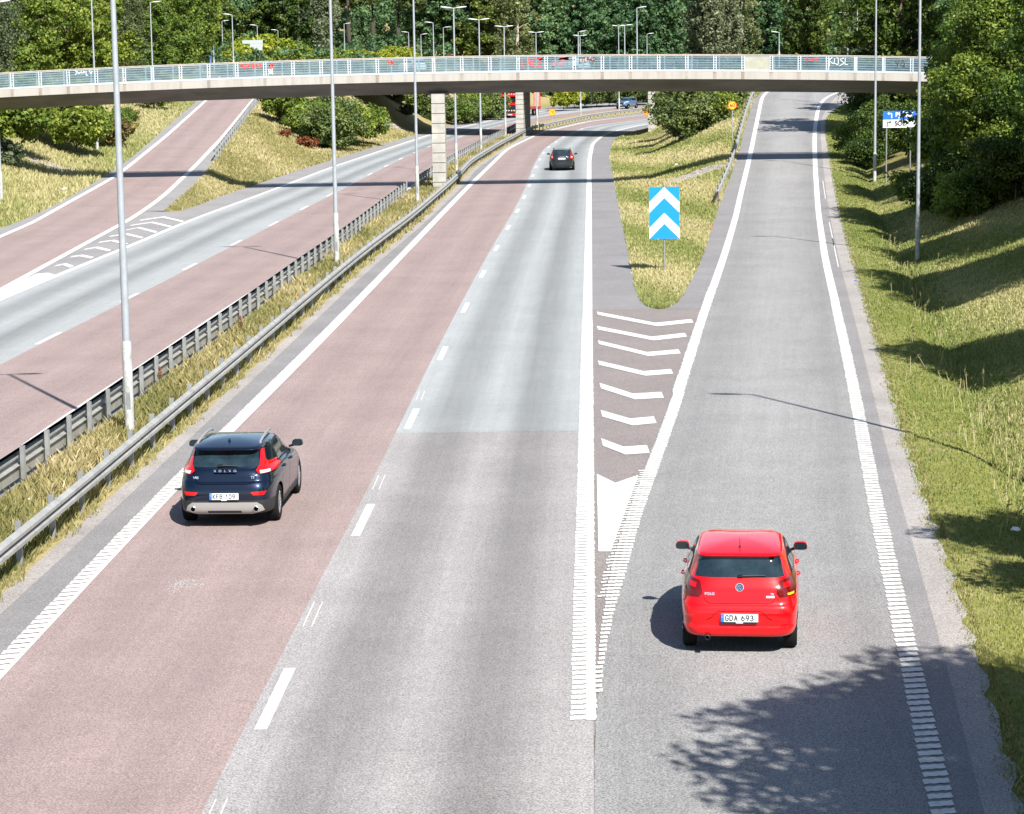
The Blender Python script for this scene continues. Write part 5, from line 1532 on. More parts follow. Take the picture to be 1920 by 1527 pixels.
tb('gooseneck', [((0, .6, 1.3), (1.6, 2.2, .3))], M['trred'], lo, .03)
tb('headboard', [((0, 1.0, 1.7), (2.4, .08, .6))], M['swhite'], lo, .02)
for s in (-1, 1):
    tb('loading_ramp', [((s * .72, 10.95, 2.45), (.78, .12, 3.0))], M['ramp_w'], lo, .02)
    tb('ramp_edge', [((s * .72 + e_ * .41, 10.95, 2.45), (.07, .2, 3.05)) for e_ in (-1, 1)], M['truckred'], lo, .01)
    for y in (6.6, 7.8, 9.0):
        mb = MB(); mb.lathe((0, 0, 0), [(.2, -.16), (.4, -.16), (.42, -.1), (.42, .1), (.4, .16), (.2, .16)], 20, 'x'); w_ = mb.build('wheel', M['tyre'], lo, smooth=True); w_.location = (s * 1.05, y, .42)
        mb = MB(); mb.lathe((0, 0, 0), [(.23, -.165), (.23, .165)], 16, 'x'); mb.build('rim', M['silver'], w_)

# ------------------------------------------------------------------ vegetation
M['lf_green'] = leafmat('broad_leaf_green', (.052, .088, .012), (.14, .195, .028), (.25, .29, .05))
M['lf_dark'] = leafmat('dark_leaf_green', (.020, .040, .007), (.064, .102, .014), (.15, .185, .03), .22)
M['lf_birch'] = leafmat('birch_leaf_green', (.065, .085, .032), (.14, .17, .07), (.23, .25, .11))
M['lf_cherry'] = leafmat('cherry_leaf_green', (.026, .055, .009), (.09, .145, .02), (.20, .255, .04), .30)
M['lf_pine'] = leafmat('pine_needle_green', (.032, .058, .016), (.085, .122, .032), (.16, .19, .055), .15)
M['lf_yell'] = leafmat('yellow_green_leaf', (.11, .15, .012), (.24, .27, .025), (.38, .36, .05))
M['lf_brown'] = leafmat('browned_leaf', (.07, .055, .02), (.17, .12, .04), (.28, .17, .05))
M['lf_rust'] = leafmat('rusty_dead_leaf', (.10, .03, .012), (.24, .075, .03), (.3, .14, .06))
M['lf_grey'] = leafmat('grey_green_leaf', (.06, .085, .045), (.13, .155, .085), (.25, .27, .18))
M['lf_far'] = leafmat('hazed_wood_leaf', (.042, .092, .042), (.085, .155, .064), (.14, .215, .09))  # slight distance haze painted into the leaves: bluish tint, lifted dark tone
M['bark'] = mat('tree_bark', (.11, .085, .065), .9, 0, .4, 5)
M['barkfar'] = mat('dark_far_bark', (.05, .042, .032), .9, 0, .4, 5)  # darker bark so the far trunks stand out less
M['barkpale'] = mat('pale_tree_bark', (.42, .37, .30), .9, 0, .35, 4)
def leaves_np(C, n, size, r_, flat=.75, up=.4, asp=.62):
    """n leaf quads spread round clump centres C (k,4: x y z radius)"""
    k = r_.integers(0, len(C), n)
    d = r_.normal(size=(n, 3)); d /= np.linalg.norm(d, axis=1)[:, None]
    rad = C[k, 3] * np.cbrt(r_.uniform(.08, 1, n))
    P_ = C[k, :3] + d * rad[:, None] * np.array([1, 1, flat])
    nrm = d * .55 + r_.normal(size=(n, 3)) * .55 + np.array([0, 0, up]); nrm /= np.linalg.norm(nrm, axis=1)[:, None]
    a = np.cross(nrm, r_.normal(size=(n, 3))); a /= np.linalg.norm(a, axis=1)[:, None]
    b = np.cross(nrm, a)
    s = size * r_.uniform(.6, 1.35, n)[:, None]
    a = a * s * .5; b = b * s * .5 * asp
    V = np.stack([P_ - a, P_ - b * 1.0 + a * .1, P_ + a, P_ + b * 1.0 + a * .1], 1).reshape(-1, 3)
    return V, k
def crown_obj(name, clumps, n, size, mat_, seed, parent=None, **kw):
    r_ = np.random.default_rng(seed)
    C = np.array(clumps, dtype=float)
    V, k = leaves_np(C, n, size, r_, **kw)
    F = np.arange(n * 4).reshape(n, 4)
    ct = r_.uniform(.1, .75, len(C))
    tint = np.clip(ct[k] + r_.normal(0, .17, n), 0, 1)
    return npmesh(name, V, F, mat_, parent, tint)
def lobes_clumps(lobes, m_, rc, r_, shell=(.55, 1.0), zmin=None):
    L_ = np.array(lobes, dtype=float); w_ = L_[:, 3] * L_[:, 4] + L_[:, 3] * L_[:, 5]; w_ /= w_.sum()
    k = r_.choice(len(L_), m_, p=w_)
    d = r_.normal(size=(m_, 3)); d /= np.linalg.norm(d, axis=1)[:, None]
    s = r_.uniform(shell[0], shell[1], m_)[:, None]
    P_ = L_[k, :3] + d * L_[k, 3:6] * s
    if zmin is not None: P_[:, 2] = np.maximum(P_[:, 2], zmin + r_.uniform(0, .4, m_))
    return np.column_stack([P_, rc * r_.uniform(.6, 1.4, m_)])
def limb_mb(h, r0, top, n, r_, spread, lean=.02):
    mb = MB()
    x = y = 0; pts = []; rr = []
    K = 7
    for i in range(K + 1):
        t_ = i / K; pts.append((x, y, -.4 + (h + .4) * t_)); rr.append(r0 * (1 - .8 * t_) * (1.25 if i == 0 else 1)); x += r_.normal(0, lean * h / K); y += r_.normal(0, lean * h / K)
    mb.tube(pts, rr, 8)
    for i in range(n):
        t_ = r_.uniform(top, .9); j = min(K - 1, int(t_ * K)); p0 = Vector(pts[j]).lerp(Vector(pts[j + 1]), t_ * K - j)
        an = r_.uniform(0, 6.28); L_ = spread * (1.1 - t_ * .6) * r_.uniform(.6, 1)
        p1 = p0 + Vector((math.cos(an) * L_ * .5, math.sin(an) * L_ * .5, L_ * .28)); p2 = p0 + Vector((math.cos(an) * L_, math.sin(an) * L_, L_ * .45))
        mb.tube([p0, p1, p2], [r0 * .4 * (1 - t_ * .6), r0 * .25 * (1 - t_ * .6), r0 * .07], 5)
    return mb
def tree(kind, h, spread, leafm, seed, n, size, name=None, bark='bark', m_=None, rc=None):
    """prototype at the origin"""
    r_ = np.random.default_rng(seed)
    t_ = thing(name or {'pine': 'pine_tree', 'poplar': 'poplar_tree', 'birch': 'birch_tree'}.get(kind, 'broadleaf_tree'), (0, 0, 0), None, None)
    lobes = []
    if kind == 'poplar':
        for i in range(9):
            z = h * (.14 + .80 * i / 8); w_ = spread * (.6 + .4 * math.sin(math.pi * min(1, .15 + i / 9)))
            lobes.append((r_.normal(0, .1 * spread), r_.normal(0, .1 * spread), z, w_, w_, h * .085))
        rc = rc or spread * .3; m_ = m_ or 130; sh = (.4, 1.1)
    elif kind == 'pine':
        for i in range(11):
            z = h * (.42 + .54 * i / 10); an = r_.uniform(0, 6.28); q = spread * .5 * (1 - i / 13)
            lobes.append((math.cos(an) * q, math.sin(an) * q, z, spread * (.62 - .035 * i), spread * (.62 - .035 * i), h * .035))
        rc = rc or spread * .2; m_ = m_ or 130; sh = (.3, 1.05)
    elif kind == 'shrub':
        for i in range(8):
            an = r_.uniform(0, 6.28); q = spread * r_.uniform(.2, .65)
            lobes.append((math.cos(an) * q, math.sin(an) * q, h * r_.uniform(.30, .62), spread * r_.uniform(.35, .55), spread * r_.uniform(.35, .55), h * r_.uniform(.25, .38)))
        rc = rc or spread * .2; m_ = m_ or 110; sh = (.5, 1.05)
    else:
        nl = 15
        for i in range(nl):
            u = (i + .5) / nl; z = h * (.13 + .79 * u); an = i * 2.4 + r_.uniform(-.4, .4)
            q = spread * .58 * math.sin(math.pi * (.18 + .74 * u)) * r_.uniform(.6, 1.15)
            w_ = spread * r_.uniform(.34, .5) * (1.05 - .35 * u)
            lobes.append((math.cos(an) * q, math.sin(an) * q, z, w_, w_, h * r_.uniform(.09, .14) * (1.3 if kind == 'birch' else 1)))
        rc = rc or spread * .15; m_ = m_ or 190; sh = (.55, 1.08)
    C = lobes_clumps(lobes, m_, rc, r_, sh, zmin=.15 if kind == 'shrub' else None)
    crown_obj('crown' if kind != 'shrub' else 'foliage', C, n, size, leafm, seed, t_, flat={'pine': .35, 'birch': 1.2, 'poplar': 1.3}.get(kind, .7), up={'pine': .7, 'birch': .1}.get(kind, .4), asp={'pine': .35, 'birch': .5}.get(kind, .62))
    mb = limb_mb(h * (.93 if kind != 'shrub' else .6), (h * .018 + .04) if kind != 'shrub' else .05, .3 if kind != 'pine' else .5, 12 if kind != 'shrub' else 7, r_, spread * (.75 if kind != 'poplar' else .5))
    mb.build('trunk' if kind != 'shrub' else 'stem', M[bark], t_, smooth=True)
    return t_
PROTO = {}
used = set()
def P(key, *a, **k): PROTO[key] = tree(*a, **k)
# near kinds (fine leaves)
P('cherryA', 'broad', 9.5, 4.4, M['lf_cherry'], 11, 80000, .17, m_=520, rc=.66)
P('cherryB', 'broad', 10.5, 4.6, M['lf_cherry'], 12, 80000, .17, m_=520, rc=.66)
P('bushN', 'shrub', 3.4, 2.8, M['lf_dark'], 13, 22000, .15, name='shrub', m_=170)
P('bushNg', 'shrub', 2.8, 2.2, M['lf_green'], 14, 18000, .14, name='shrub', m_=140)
# middle distance
P('bushG', 'shrub', 3.4, 2.7, M['lf_green'], 21, 9000, .24, name='shrub')
P('bushD', 'shrub', 4.2, 3.1, M['lf_pine'], 22, 13000, .24, name='shrub', m_=150)
P('bushY', 'shrub', 3.2, 2.8, M['lf_yell'], 23, 7000, .30, name='shrub')
P('bushB', 'shrub', 2.2, 1.9, M['lf_brown'], 24, 5000, .22, name='shrub')
P('bushR', 'shrub', 1.6, 1.3, M['lf_rust'], 25, 2600, .20, name='shrub')
P('bushS', 'shrub', 2.8, 1.6, M['lf_grey'], 26, 5000, .22, name='shrub')
P('mapleA', 'broad', 14, 5.0, M['lf_green'], 31, 30000, .30, m_=300)
P('mapleB', 'broad', 12, 4.2, M['lf_green'], 32, 24000, .30, m_=260)
P('darkA', 'broad', 13, 4.6, M['lf_dark'], 33, 26000, .28, m_=280)
P('birchA', 'birch', 14, 3.4, M['lf_birch'], 34, 24000, .24, bark='barkpale', m_=260)
P('greyA', 'poplar', 14, 2.4, M['lf_grey'], 35, 14000, .26)
# far
P('farA', 'broad', 19, 5.2, M['lf_far'], 41, 15000, .52, bark='barkfar', m_=260)
P('farB', 'broad', 21, 5.6, M['lf_far'], 42, 15000, .52, bark='barkfar', m_=280)
P('farD', 'broad', 19, 5.0, M['lf_dark'], 43, 14000, .5, bark='barkfar', m_=240)
P('farBi', 'birch', 20, 4.0, M['lf_birch'], 44, 12000, .46, bark='barkpale')
P('farPi', 'pine', 21, 4.4, M['lf_pine'], 45, 15000, .5, bark='barkfar', m_=170, rc=1.0)
P('farPo', 'poplar', 22, 2.3, M['lf_grey'], 46, 11000, .42, bark='barkpale')
P('farPoD', 'poplar', 21, 1.9, M['lf_dark'], 47, 10000, .42)
prot_children = {k: v for k, v in PROTO.items()}
def plant(key, X, Y, label, cat, group=None, s=1.0, rz=None, dz=0.0, sz=None):
    z = gz(X, min(Y, 420)) + max(0, Y - 420) * .055 + dz
    r0 = PROTO[key]
    rz = (len(used_list) * 2.399) % 6.283 if rz is None else rz
    sc_ = (s, s, sz if sz else s)
    if key not in used:
        used.add(key); o = r0; o.location = (X, Y, z); o.rotation_euler = (0, 0, rz); o.scale = sc_
    else:
        o = dup(r0, (X, Y, z), rz, scale=sc_)
        for kk in ('group',):
            if kk in o: del o[kk]
    o['label'] = label; o['category'] = cat
    if group: o['group'] = group
    used_list.append(key)
    return o
used_list = []
def PX(key, px, Y, label, cat='tree', group=None, s=1.0, dz=0, **k):
    X = at(px, 300, Y).x
    return plant(key, X, Y, label, cat, group, s, dz=dz, **k)
ORD = ['first', 'second', 'third', 'fourth', 'fifth', 'sixth', 'seventh', 'eighth', 'ninth', 'tenth', 'eleventh', 'twelfth', 'thirteenth', 'fourteenth', 'fifteenth', 'sixteenth', 'seventeenth', 'eighteenth', 'nineteenth', 'twentieth', 'twenty-first', 'twenty-second', 'twenty-third', 'twenty-fourth', 'twenty-fifth', 'twenty-sixth', 'twenty-seventh', 'twenty-eighth']
G = 'trees on the right bank'
NB = [('cherryA', 24.5, 100, 1.0, 'big dark tree overhanging the right bank, lowest at the right edge of the view'), ('cherryB', 23.6, 111, 1.0, 'big dark tree on the right bank behind the nearest single lamp post'),
      ('cherryA', 30.5, 114, 1.15, 'tall dark tree filling the upper right corner'), ('cherryB', 26.6, 124, 1.0, 'dark tree on the right bank hiding the end of the footbridge'), ('cherryA', 33.0, 128, 1.2, 'tall dark tree behind the corner tree at the upper right'),
      ('darkA', 27.4, 166, 1.12, 'dark tree above the footbridge right of the half-turned speed sign'), ('darkA', 33.5, 158, 1.1, 'dark tree behind the footbridge between the two right lamp posts'), ('mapleB', 31.0, 182, 1.0, 'mid green tree beyond the right end of the footbridge')]
for i, (k, X, Y, s, lb) in enumerate(NB): plant(k, X, Y, lb, 'tree', G, s, sz=s)
G = 'shrubs on the right bank'
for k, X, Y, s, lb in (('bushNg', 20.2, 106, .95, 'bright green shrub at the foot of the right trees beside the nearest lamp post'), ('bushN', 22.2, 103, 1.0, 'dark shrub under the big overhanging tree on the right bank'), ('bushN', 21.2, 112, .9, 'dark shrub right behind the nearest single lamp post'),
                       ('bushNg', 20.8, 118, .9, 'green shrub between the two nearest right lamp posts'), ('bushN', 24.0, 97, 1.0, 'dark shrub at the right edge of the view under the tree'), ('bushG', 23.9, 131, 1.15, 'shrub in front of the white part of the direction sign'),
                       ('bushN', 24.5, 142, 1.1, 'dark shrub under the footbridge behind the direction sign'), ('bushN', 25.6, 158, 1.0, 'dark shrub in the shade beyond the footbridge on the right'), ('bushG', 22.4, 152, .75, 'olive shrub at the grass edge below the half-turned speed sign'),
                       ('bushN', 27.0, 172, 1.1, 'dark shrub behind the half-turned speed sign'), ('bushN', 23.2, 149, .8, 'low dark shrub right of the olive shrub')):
    plant(k, X, Y, lb, 'shrub', G, s)
# shade trees standing outside the right edge, near the camera: only their shadows are seen
G = 'trees beside the bridge we stand on'
for k, X, Y, s, lb in (('cherryA', 10.4, 18.6, 1.25, 'tree just out of view whose shadow falls on the ramp behind the red hatchback'), ('cherryB', 13.2, 33.2, .78, 'tree just out of view whose shadow falls on the verge right of the red hatchback'),
                       ('cherryA', 17.4, 57.4, .95, 'tree just out of view shading the steep part of the right bank'), ('cherryB', 21.0, 75.5, 1.08, 'tree just out of view shading the middle of the right bank'), ('cherryA', 23.4, 88, 1.1, 'tree just out of view in front of the big overhanging tree')):
    plant(k, X, Y, lb, 'tree', G, s)
# gore between motorway and ramp
G = 'shrubs between the motorway and the exit ramp'
for k, px, Y, s, lb in (('bushD', 1292, 184, .95, 'dark pine shrub overlapping the far orange speed sign'), ('bushD', 1316, 193, 1.15, 'dark pine shrub in the middle of the gore thicket'), ('bushG', 1342, 186, .9, 'lighter green shrub at the front right of the gore thicket'),
                        ('bushD', 1340, 200, 1.15, 'dark shrub behind the lighter one in the gore thicket'), ('bushG', 1378, 205, .95, 'green shrub behind the orange sixty sign'), ('bushD', 1282, 206, 1.05, 'dark shrub at the back left of the gore thicket'), ('bushG', 1330, 213, 1.25, 'green shrub at the back of the gore thicket'), ('bushG', 1400, 212, .8, 'small green shrub at the edge of the exit ramp')):
    PX(k, px, Y, lb, 'shrub', G, s)
# left bank
G = 'shrubs on the left bank below the footbridge'
for k, px, Y, s, lb in (('bushG', 45, 168, 1.5, 'wide green shrub at the left under the footbridge'), ('bushG', 100, 172, 1.5, 'green shrub second from the left under the footbridge'), ('bushG', 145, 168, 1.25, 'green shrub left of the thin lamp post on the left bank'), ('bushS', 176, 176, .95, 'grey-green shrub touching the thin lamp post on the left bank'),
                        ('bushB', 205, 178, 1.15, 'brownish shrub right of the thin lamp post on the left bank'), ('bushG', 5, 156, 1.35, 'green shrub at the left edge of the view below the footbridge'), ('bushS', 14, 150, .75, 'pale grey-green shrub at the left edge above the gravel strip'), ('bushG', 230, 196, .6, 'small round shrub behind the nearest lamp post on the left bank'),
                        ('bushB', 245, 205, .7, 'small brown shrub higher on the left bank'), ('bushG', 300, 225, .8, 'small green shrub beside the slip road under the footbridge')):
    PX(k, px, Y, lb, 'shrub', G, s)
G = 'thicket between the slip road and the motorway'
for k, px, Y, s, lb in (('bushG', 522, 215, 1.2, 'green shrub at the left end of the middle thicket'), ('bushB', 556, 219, 1.1, 'brown-grey shrub in the left half of the middle thicket'), ('bushG', 588, 211, 1.1, 'green shrub in the middle of the thicket below the footbridge'), ('bushR', 580, 202, .8, 'rust-red dead shrub in front of the middle thicket'),
                        ('bushR', 535, 204, .5, 'low rusty shrub at the left foot of the middle thicket'), ('bushD', 622, 207, 1.1, 'dark shrub behind the second median lamp post'), ('bushG', 655, 213, 1.25, 'big green shrub right of the second median lamp post'), ('bushG', 682, 219, 1.15, 'green shrub at the right end of the middle thicket'),
                        ('bushD', 600, 224, 1.0, 'dark shrub at the back of the middle thicket'), ('bushG', 650, 228, 1.0, 'green shrub at the back of the middle thicket'), ('bushS', 546, 226, .9, 'grey shrub at the back left of the middle thicket')):
    PX(k, px, Y, lb, 'shrub', G, s)
G = 'shrubs along the far verge of the left carriageway'
for i, (k, px, Y, s) in enumerate((('bushG', 712, 270, 1.0), ('bushD', 742, 275, .9), ('bushS', 765, 268, .6), ('bushG', 790, 276, 1.0), ('bushD', 818, 278, 1.0), ('bushG', 848, 280, 1.0), ('bushD', 872, 284, .9), ('bushG', 884, 292, 1.2), ('bushD', 912, 298, 1.1), ('bushD', 935, 306, 1.2))):
    PX(k, px, Y, f'{ORD[i]} shrub from the left behind the near pier and the median lamp posts', 'shrub', G, s)
G = 'dark shrubs on the slope behind the small blue car'
for i, (k, px, Y, s) in enumerate((('bushY', 1058, 338, 1.0), ('bushD', 1078, 350, 1.1), ('bushD', 1098, 352, 1.2), ('bushD', 1120, 356, 1.2), ('bushD', 1143, 360, 1.2), ('bushD', 1166, 362, 1.2), ('bushD', 1190, 364, 1.2), ('bushD', 1215, 366, 1.2))):
    PX(k, px, Y, 'bright yellow-green bush at the left end of the slope behind the small blue car' if k == 'bushY' else f'{ORD[i - 1]} dark shrub from the left on the slope behind the small blue car', 'shrub', G, s, dz=.6)
# hedge line above the footbridge
G = 'yellow-green hedge bushes beyond the crossing road'
hed = [455, 512, 540, 600, 628, 660, 690, 718, 745, 775, 802, 835, 868, 895, 925, 955, 1408, 1440, 1530]
for i, px in enumerate(hed):
    k = 'bushY' if i not in (9, 17) else 'bushB'
    s = [1.5, 1.9, 1.5, 1.0, 1.15, 1.05, 1.1, 1.05, 1.2, 1.3, 1.1, .9, 1.15, 1.1, 1.2, .9, 1.1, 1.9, 1.3][i]
    PX(k, px, 338 + (i % 3) * 3, (f'{ORD[i]} bush from the left in the yellow-green row above the footbridge' if px < 1000 else f'{ORD[i - 16]} bush of the yellow and brown row above the exit ramp crest'), 'shrub', G, s * 1.05, dz=-.3)
# left trees beyond the footbridge
G = 'trees beyond the left end of the footbridge'
for k, px, Y, s, lb in (('greyA', 8, 205, .8, 'pale grey-green tree at the upper left corner'), ('mapleA', 60, 222, 1.0, 'big green tree left of the thin lamp post in the upper left'), ('mapleA', 135, 232, 1.05, 'big green tree behind the thin lamp post in the upper left'), ('darkA', 25, 240, 1.1, 'dark green tree behind the pale one in the upper left corner'),
                        ('mapleB', 185, 238, 1.1, 'green tree just left of the nearest median lamp post'), ('birchA', 262, 262, 1.1, 'greyish birch just left of the lamp head at the upper left'), ('birchA', 236, 252, 1.0, 'greyish birch just right of the nearest median lamp post'), ('mapleB', 325, 285, 1.15, 'light green tree right of the birch pair'),
                        ('mapleA', 362, 300, 1.05, 'green tree behind the leftmost thin lamp posts'), ('darkA', 100, 262, 1.2, 'dark green tree filling the gap behind the big green pair'), ('mapleB', 300, 262, .8, 'lower green tree behind the footbridge below the birch')):
    PX(k, px, Y, lb, 'tree', G, s)
# wood behind: front row and second row, told apart by their order
G = 'front row of the far wood'
row = [('farD', 400, 352), ('farA', 432, 372), ('farD', 468, 378), ('farA', 505, 376), ('farD', 540, 372), ('farPoD', 566, 350), ('farPo', 594, 352), ('farPo', 612, 358), ('farPi', 660, 378), ('farPi', 705, 382), ('farPi', 752, 360), ('farB', 800, 384), ('farA', 845, 380), ('farD', 888, 378), ('farBi', 925, 384), ('farBi', 972, 376),
       ('farA', 1015, 380), ('farB', 1060, 384), ('farA', 1108, 380), ('farB', 1150, 386), ('farA', 1200, 380), ('farB', 1248, 382), ('farPo', 1312, 356), ('farPo', 1336, 352), ('farPo', 1368, 354), ('farBi', 1392, 372), ('farA', 1440, 384), ('farPoD', 1490, 366)]
KN = {'farD': 'dark', 'farA': 'green', 'farB': 'tall green', 'farPoD': 'narrow dark', 'farPo': 'narrow grey-green', 'farPi': 'pine', 'farBi': 'pale green'}
for i, (k, px, Y) in enumerate(row):
    PX(k, px, Y, f'{KN[k]} tree, {ORD[i]} from the left in the front row of the far wood', 'tree', G, 1.0)
row2 = [('farPoD', 1520, 368), ('farPoD', 1540, 362), ('farB', 1575, 372), ('farA', 1610, 330), ('farBi', 1600, 290)]
for i, (k, px, Y) in enumerate(row2):
    PX(k, px, Y, f'{KN[k]} tree, {ORD[i]} from the left beyond the exit ramp crest', 'tree', 'trees beyond the exit ramp crest', 1.0 if i < 3 else .8)
# protos never placed are dropped
for k, v in PROTO.items():
    if k not in used:
        for c_ in list(v.children): bpy.data.objects.remove(c_)
        bpy.data.objects.remove(v)
# the wood behind reads as one mass
r_ = np.random.default_rng(77)
lob = []
for X in np.arange(-120, 175, 6.5):
    for row_ in range(3):
        Y = 408 + row_ * 22 + r_.uniform(-6, 6); x = X + r_.uniform(-2, 2); gzz = gz(x, 420) + (Y - 420) * .055 if Y > 420 else gz(x, Y)
        h = r_.uniform(17, 24) + row_ * 3
        for q in range(6):
            u = (q + .5) / 6; an = r_.uniform(0, 6.28); w_ = 3.2 * (1.15 - .6 * u)
            lob.append((x + math.cos(an) * 1.6, Y + math.sin(an) * 1.6, gzz + h * (.06 + .88 * u), w_, w_, h * .1))
C = lobes_clumps(lob, 8500, 1.6, r_, (.55, 1.1))
o = crown_obj('far_wood', C, 270000, .9, M['lf_far'], 78); tag(o, 'dense green wood closing the view behind the front row of trees', 'woodland', kind='stuff')

lob = []
for X in np.arange(-115, 70, 3.2):
    Y = 352 + r_.uniform(-7, 7); g0 = gz(X, Y)
    if g0 < 3: continue
    h = r_.uniform(3.5, 6)
    for q in range(2):
        lob.append((X + r_.uniform(-1, 1), Y + r_.uniform(-1, 1), g0 + h * (.3 + .35 * q), 2.2, 2.0, h * .3))
for X in np.arange(-115, 90, 4.0):
    Y = 392 + r_.uniform(-8, 8); g0 = gz(X, Y)
    h = r_.uniform(6, 9)
    for q in range(3): lob.append((X + r_.uniform(-1, 1), Y + r_.uniform(-1, 1), g0 + h * (.2 + .3 * q), 2.8, 2.4, h * .25))
for X in np.arange(-75, -14, 3.0):
    Y = 318 + (X + 45) * -.55 + r_.uniform(-4, 4); g0 = gz(X, Y)
    h = r_.uniform(3, 5)
    lob.append((X, Y, g0 + h * .4, 2.3, 2.0, h * .5))
C = lobes_clumps(lob, 2600, .9, r_, (.5, 1.1))
o = crown_obj('undergrowth', C, 110000, .45, M['lf_far'], 79); tag(o, 'leafy undergrowth at the foot of the far wood', 'undergrowth', kind='stuff')

# ---- grass
def grassmat(name, a, b_, c_):
    return leafmat(name, a, b_, c_, .25, .7)
M['gr_green'] = grassmat('verge_grass_blades', (.115, .155, .032), (.225, .245, .075), (.42, .365, .20))
M['gr_dry'] = grassmat('dry_median_grass', (.12, .135, .04), (.30, .265, .115), (.49, .42, .26))
def grass(name, label, fx, y0, y1, per, h, wmin, mat_, seed, pow_=1.0, dryf=None, zmax=None, lean=.35):
    """fx(Y, u) -> X; `per` = blades per metre of length at y0, thinned with distance"""
    r_ = np.random.default_rng(seed); V = []; T_ = []; Y = y0
    while Y < y1:
        n = int(per * (y0 / Y) ** pow_)
        us = r_.uniform(0, 1, n); yy = Y + r_.uniform(0, 1, n)
        for u, y in zip(us, yy):
            x = fx(y, u); z = gz(x, y)
            clump = .5 + .5 * math.sin(x * 1.7 + math.sin(y * .9) * 2) * math.cos(y * 1.3 + x * .6)
            hh = h * (.70 + .4 * clump) * r_.uniform(.5, 1.25) * (1 + .3 * min(1, Y / 150))
            w_ = max(wmin, Y * .00032) * r_.uniform(.7, 1.3)
            an = r_.uniform(0, 6.28); dx, dy = math.cos(an), math.sin(an)
            lx, ly = r_.normal(0, lean * hh), r_.normal(0, lean * hh)
            V.append(((x - dx * w_, y - dy * w_, z - .02), (x + dx * w_, y + dy * w_, z - .02), (x + lx * .45 + dx * w_ * .6, y + ly * .45 + dy * w_ * .6, z + hh * .6), (x + lx, y + ly, z + hh)))
            T_.append(min(1, max(0, .3 * clump + r_.uniform(0, .55) + (dryf(x, y) if dryf else 0))))
        Y += 1
    V = np.array(V).reshape(-1, 3); n = len(T_)
    o = npmesh(name, V, np.arange(n * 4).reshape(n, 4), mat_, None, np.array(T_))
    return tag(o, label, 'grass', kind='stuff')
def inside(f, g_): return lambda Y, u: f(Y) + (g_(Y) - f(Y)) * u
mad = math
grass('median_grass', 'tall dry grass growing between the two guardrails', inside(off(G1, .15), off(G2, -.02)), 26, 240, 1250, .23, .005, M['gr_dry'], 1, 1.1, dryf=lambda x, y: -.02 + .2 * math.sin(x * .9 + y * .33))
grass('guardrail_foot_grass', 'sparse dry tufts along the foot of the near guardrail', lambda Y, u: G2(Y) + .03 + .36 * u * u * abs(math.sin(Y * 1.7) * math.sin(Y * .53 + 1)), 24, 130, 150, .12, .005, M['gr_dry'], 2)
edge = lambda Y, u: RV(Y) - .10 + 3.2 * u
grass('verge_grass', 'short green grass on the verge along the right side of the ramp', edge, 22, 205, 2200, .055, .006, M['gr_green'], 3, 1.0, dryf=lambda x, y: -.02 + .2 * math.sin(x * .7) * math.sin(y * .31))
grass('verge_fringe_grass', 'straggling grass fringe creeping over the edge of the ramp shoulder', lambda Y, u: RV(Y) + .15 - .42 * u * u * abs(math.sin(Y * 1.1) * math.cos(Y * .37)), 24, 110, 240, .06, .006, M['gr_dry'], 4)
grass('bank_grass', 'green and straw coloured grass covering the right bank', lambda Y, u: RV(Y) + 2.2 + 8.5 * u, 40, 125, 2600, .085, .007, M['gr_green'], 5, 1.0, dryf=lambda x, y: .26 + .26 * math.sin(x * .8 + y * .1))
grass('ditch_grass', 'taller fresh grass in the ditch at the foot of the right bank', lambda Y, u: RV(Y) + 1.7 + 1.0 * u, 38, 100, 90, .17, .007, M['gr_green'], 6)
grass('gore_grass', 'short green and yellow grass between the motorway and the ramp', inside(off(GL, -.03), off(GR, .02)), TIP_G, 238, 620, .12, .012, M['gr_green'], 7, .3, dryf=lambda x, y: .36 + .3 * math.sin(y * .17 + x * .9))
grass('left_verge_grass', 'yellowish grass on the bank left of the slip road', lambda Y, u: LGL(Y) + .05 - 11 * u, 100, 262, 420, .22, .03, M['gr_green'], 8, .3, dryf=lambda x, y: .42 + .2 * math.sin(x * .35 + y * .12))
grass('wedge_grass', 'dry yellow grass on the slope between the slip road and the motorway', inside(off(LGR, .1), off(LCG, .05)), TIP_L, 250, 420, .16, .03, M['gr_dry'], 9, .0, dryf=lambda x, y: .14 + .15 * math.sin(x * .5 + y * .2))
r_ = np.random.default_rng(91); V = []; T_ = []
for k in range(190):
    y = r_.uniform(40, 105); x = RV(y) + r_.uniform(.3, 5.5) if r_.random() < .25 else RV(y) + 1.9 + r_.normal(0, .35); z = gz(x, y); h = r_.uniform(.25, .6); w_ = .006
    lx, ly = r_.normal(0, .08), r_.normal(0, .08)
    V.append(((x - w_, y, z), (x + w_, y, z), (x + lx + w_, y + ly, z + h), (x + lx - w_, y + ly, z + h))); T_.append(.9)
    for q in range(5):
        a, b, c = r_.normal(0, .025, 3); X_, Y_, Z_ = x + lx * .9 + a, y + ly * .9 + b, z + h * r_.uniform(.75, 1.05)
        s_ = r_.uniform(.015, .03); V.append(((X_ - s_, Y_, Z_ - s_), (X_ + s_, Y_ + s_, Z_), (X_ + s_, Y_, Z_ + s_), (X_ - s_, Y_ - s_, Z_ + s_ * .3))); T_.append(r_.uniform(.5, 1))
V = np.array(V).reshape(-1, 3)
tag(npmesh('seed_stalks', V, np.arange(len(V)).reshape(-1, 4), M['gr_dry'], None, np.array(T_)), 'thin dry seed stalks standing out of the verge and ditch grass', 'grass', kind='stuff')
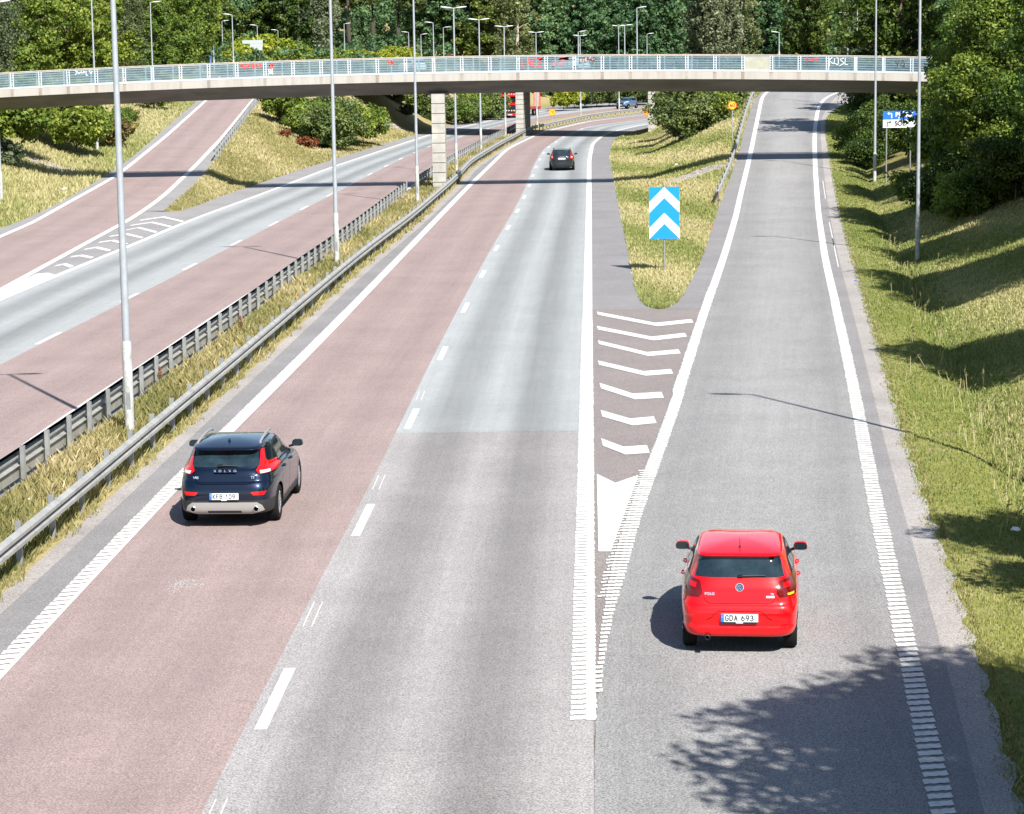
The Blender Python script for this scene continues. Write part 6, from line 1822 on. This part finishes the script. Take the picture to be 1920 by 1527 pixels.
# a few weeds and bits of litter
def weed(px, py, label, mat_, h, seed):
    g_ = gt(px, py); r_ = np.random.default_rng(seed)
    t_ = thing('dock_weed', g_, label, 'weed', 'rusty weeds in the median')
    mb = MB(); mb.tube([(0, 0, 0), (.02, .01, h)], [.008, .004], 5); mb.build('stem', M['bark'], t_)
    crown_obj('seed_head', [(0, 0, h * .55, .05), (.02, 0, h * .72, .055), (.02, 0, h * .9, .04), (.05, .02, h * .6, .04)], 260, .035, mat_, seed, t_, flat=1.8)
weed(450, 632, 'rusty brown dock weed between the guardrails, the farther one', M['lf_rust'], .65, 3)
weed(299, 730, 'rusty brown dock weed between the guardrails, the nearer one', M['lf_rust'], .6, 4)
weed(1346, 392, 'reddish dead weed at the lower end of the thin ramp guardrail', M['lf_rust'], .8, 5)
def litter(px, py, sz_, mat_, label, seed, name='litter'):
    g_ = gt(px, py); r_ = random.Random(seed); mb = MB()
    n = 9; top = (0, 0, sz_[2])
    ring = [(math.cos(6.283 * k / n) * sz_[0] * r_.uniform(.6, 1) / 2, math.sin(6.283 * k / n) * sz_[1] * r_.uniform(.6, 1) / 2, r_.uniform(.0, .03)) for k in range(n)]
    ring2 = [(a * .6, b * .6, sz_[2] * r_.uniform(.6, 1.1)) for a, b, c in ring]
    for k in range(n):
        j = (k + 1) % n
        mb.face([ring[k], ring[j], ring2[j], ring2[k]]); mb.face([ring2[k], ring2[j], top])
    mb.face(ring[::-1])
    o = mb.build(name, mat_); o.location = g_ + Vector((0, 0, .02)); tag(o, label, 'litter')
M['lit_w'] = mat('white_plastic_litter', (.75, .75, .73), .5)
M['lit_b'] = mat('blue_can_litter', (.02, .08, .45), .3, .3)
M['lit_r'] = mat('red_litter', (.6, .05, .08), .5)
litter(122, 356, (.55, .5, .12), M['lit_w'], 'crumpled white sheet on the grass left of the slip road', 1)
litter(53, 942, (.14, .12, .06), M['lit_w'], 'small white scrap in the median grass near the left edge', 2)
litter(1605, 529, (.16, .08, .06), M['lit_b'], 'crushed blue can on the dusty edge of the ramp', 3, 'crushed_can')
litter(1334, 428, (.2, .12, .08), M['lit_r'], 'small red scrap at the right edge of the gore grass', 4)
litter(1268, 311, (.35, .25, .1), M['lit_w'], 'pale plastic scrap on the gore slope under the footbridge', 5)
litter(1904, 998, (.22, .15, .08), M['lit_w'], 'white scrap in the shaded verge at the right edge of the view', 6)
# stone strips under the footbridge
M['stone'] = mat('pale_rubble_stone', (.27, .245, .22), .9, 0, .4, 4)
def rubble(px0, py0, px1, py1, wd, n, label, seed):
    a, b = gt(px0, py0), gt(px1, py1); r_ = random.Random(seed); mb = MB()
    d = (b - a).xy.normalized(); nn = Vector((-d.y, d.x))
    for k in range(n):
        t_ = r_.random(); u = r_.uniform(-.5, .5) * wd
        x = a.x + (b.x - a.x) * t_ + nn.x * u; y = a.y + (b.y - a.y) * t_ + nn.y * u; z = gz(x, y); s = r_.uniform(.06, .2)
        pts = [Vector((r_.uniform(-1, 1), r_.uniform(-1, 1), 0)).normalized() * s for _ in range(1)]
        q = [(x + math.cos(an) * s * r_.uniform(.6, 1), y + math.sin(an) * s * r_.uniform(.6, 1), z) for an in (0, 1.26, 2.5, 3.8, 5.0)]
        q2 = [(x + (p_[0] - x) * .6, y + (p_[1] - y) * .6, z + s * r_.uniform(.4, .8)) for p_ in q]
        for i in range(5): mb.face([q[i], q[(i + 1) % 5], q2[(i + 1) % 5], q2[i]])
        mb.face(q2)
    tag(mb.build('rubble_strip', M['stone']), label, 'gravel', kind='stuff')
rubble(35, 288, 125, 322, 2.2, 900, 'pale rubble strip on the left bank under the footbridge', 1)
rubble(1268, 342, 1352, 311, 2.0, 700, 'pale rubble strip on the gore slope under the footbridge', 2)
rubble(700, 222, 745, 236, 3.0, 700, 'grey rubble on the slope right of the middle thicket', 3)
rubble(1612, 300, 1660, 285, 1.5, 400, 'rubble patch on the right verge below the footbridge', 4)
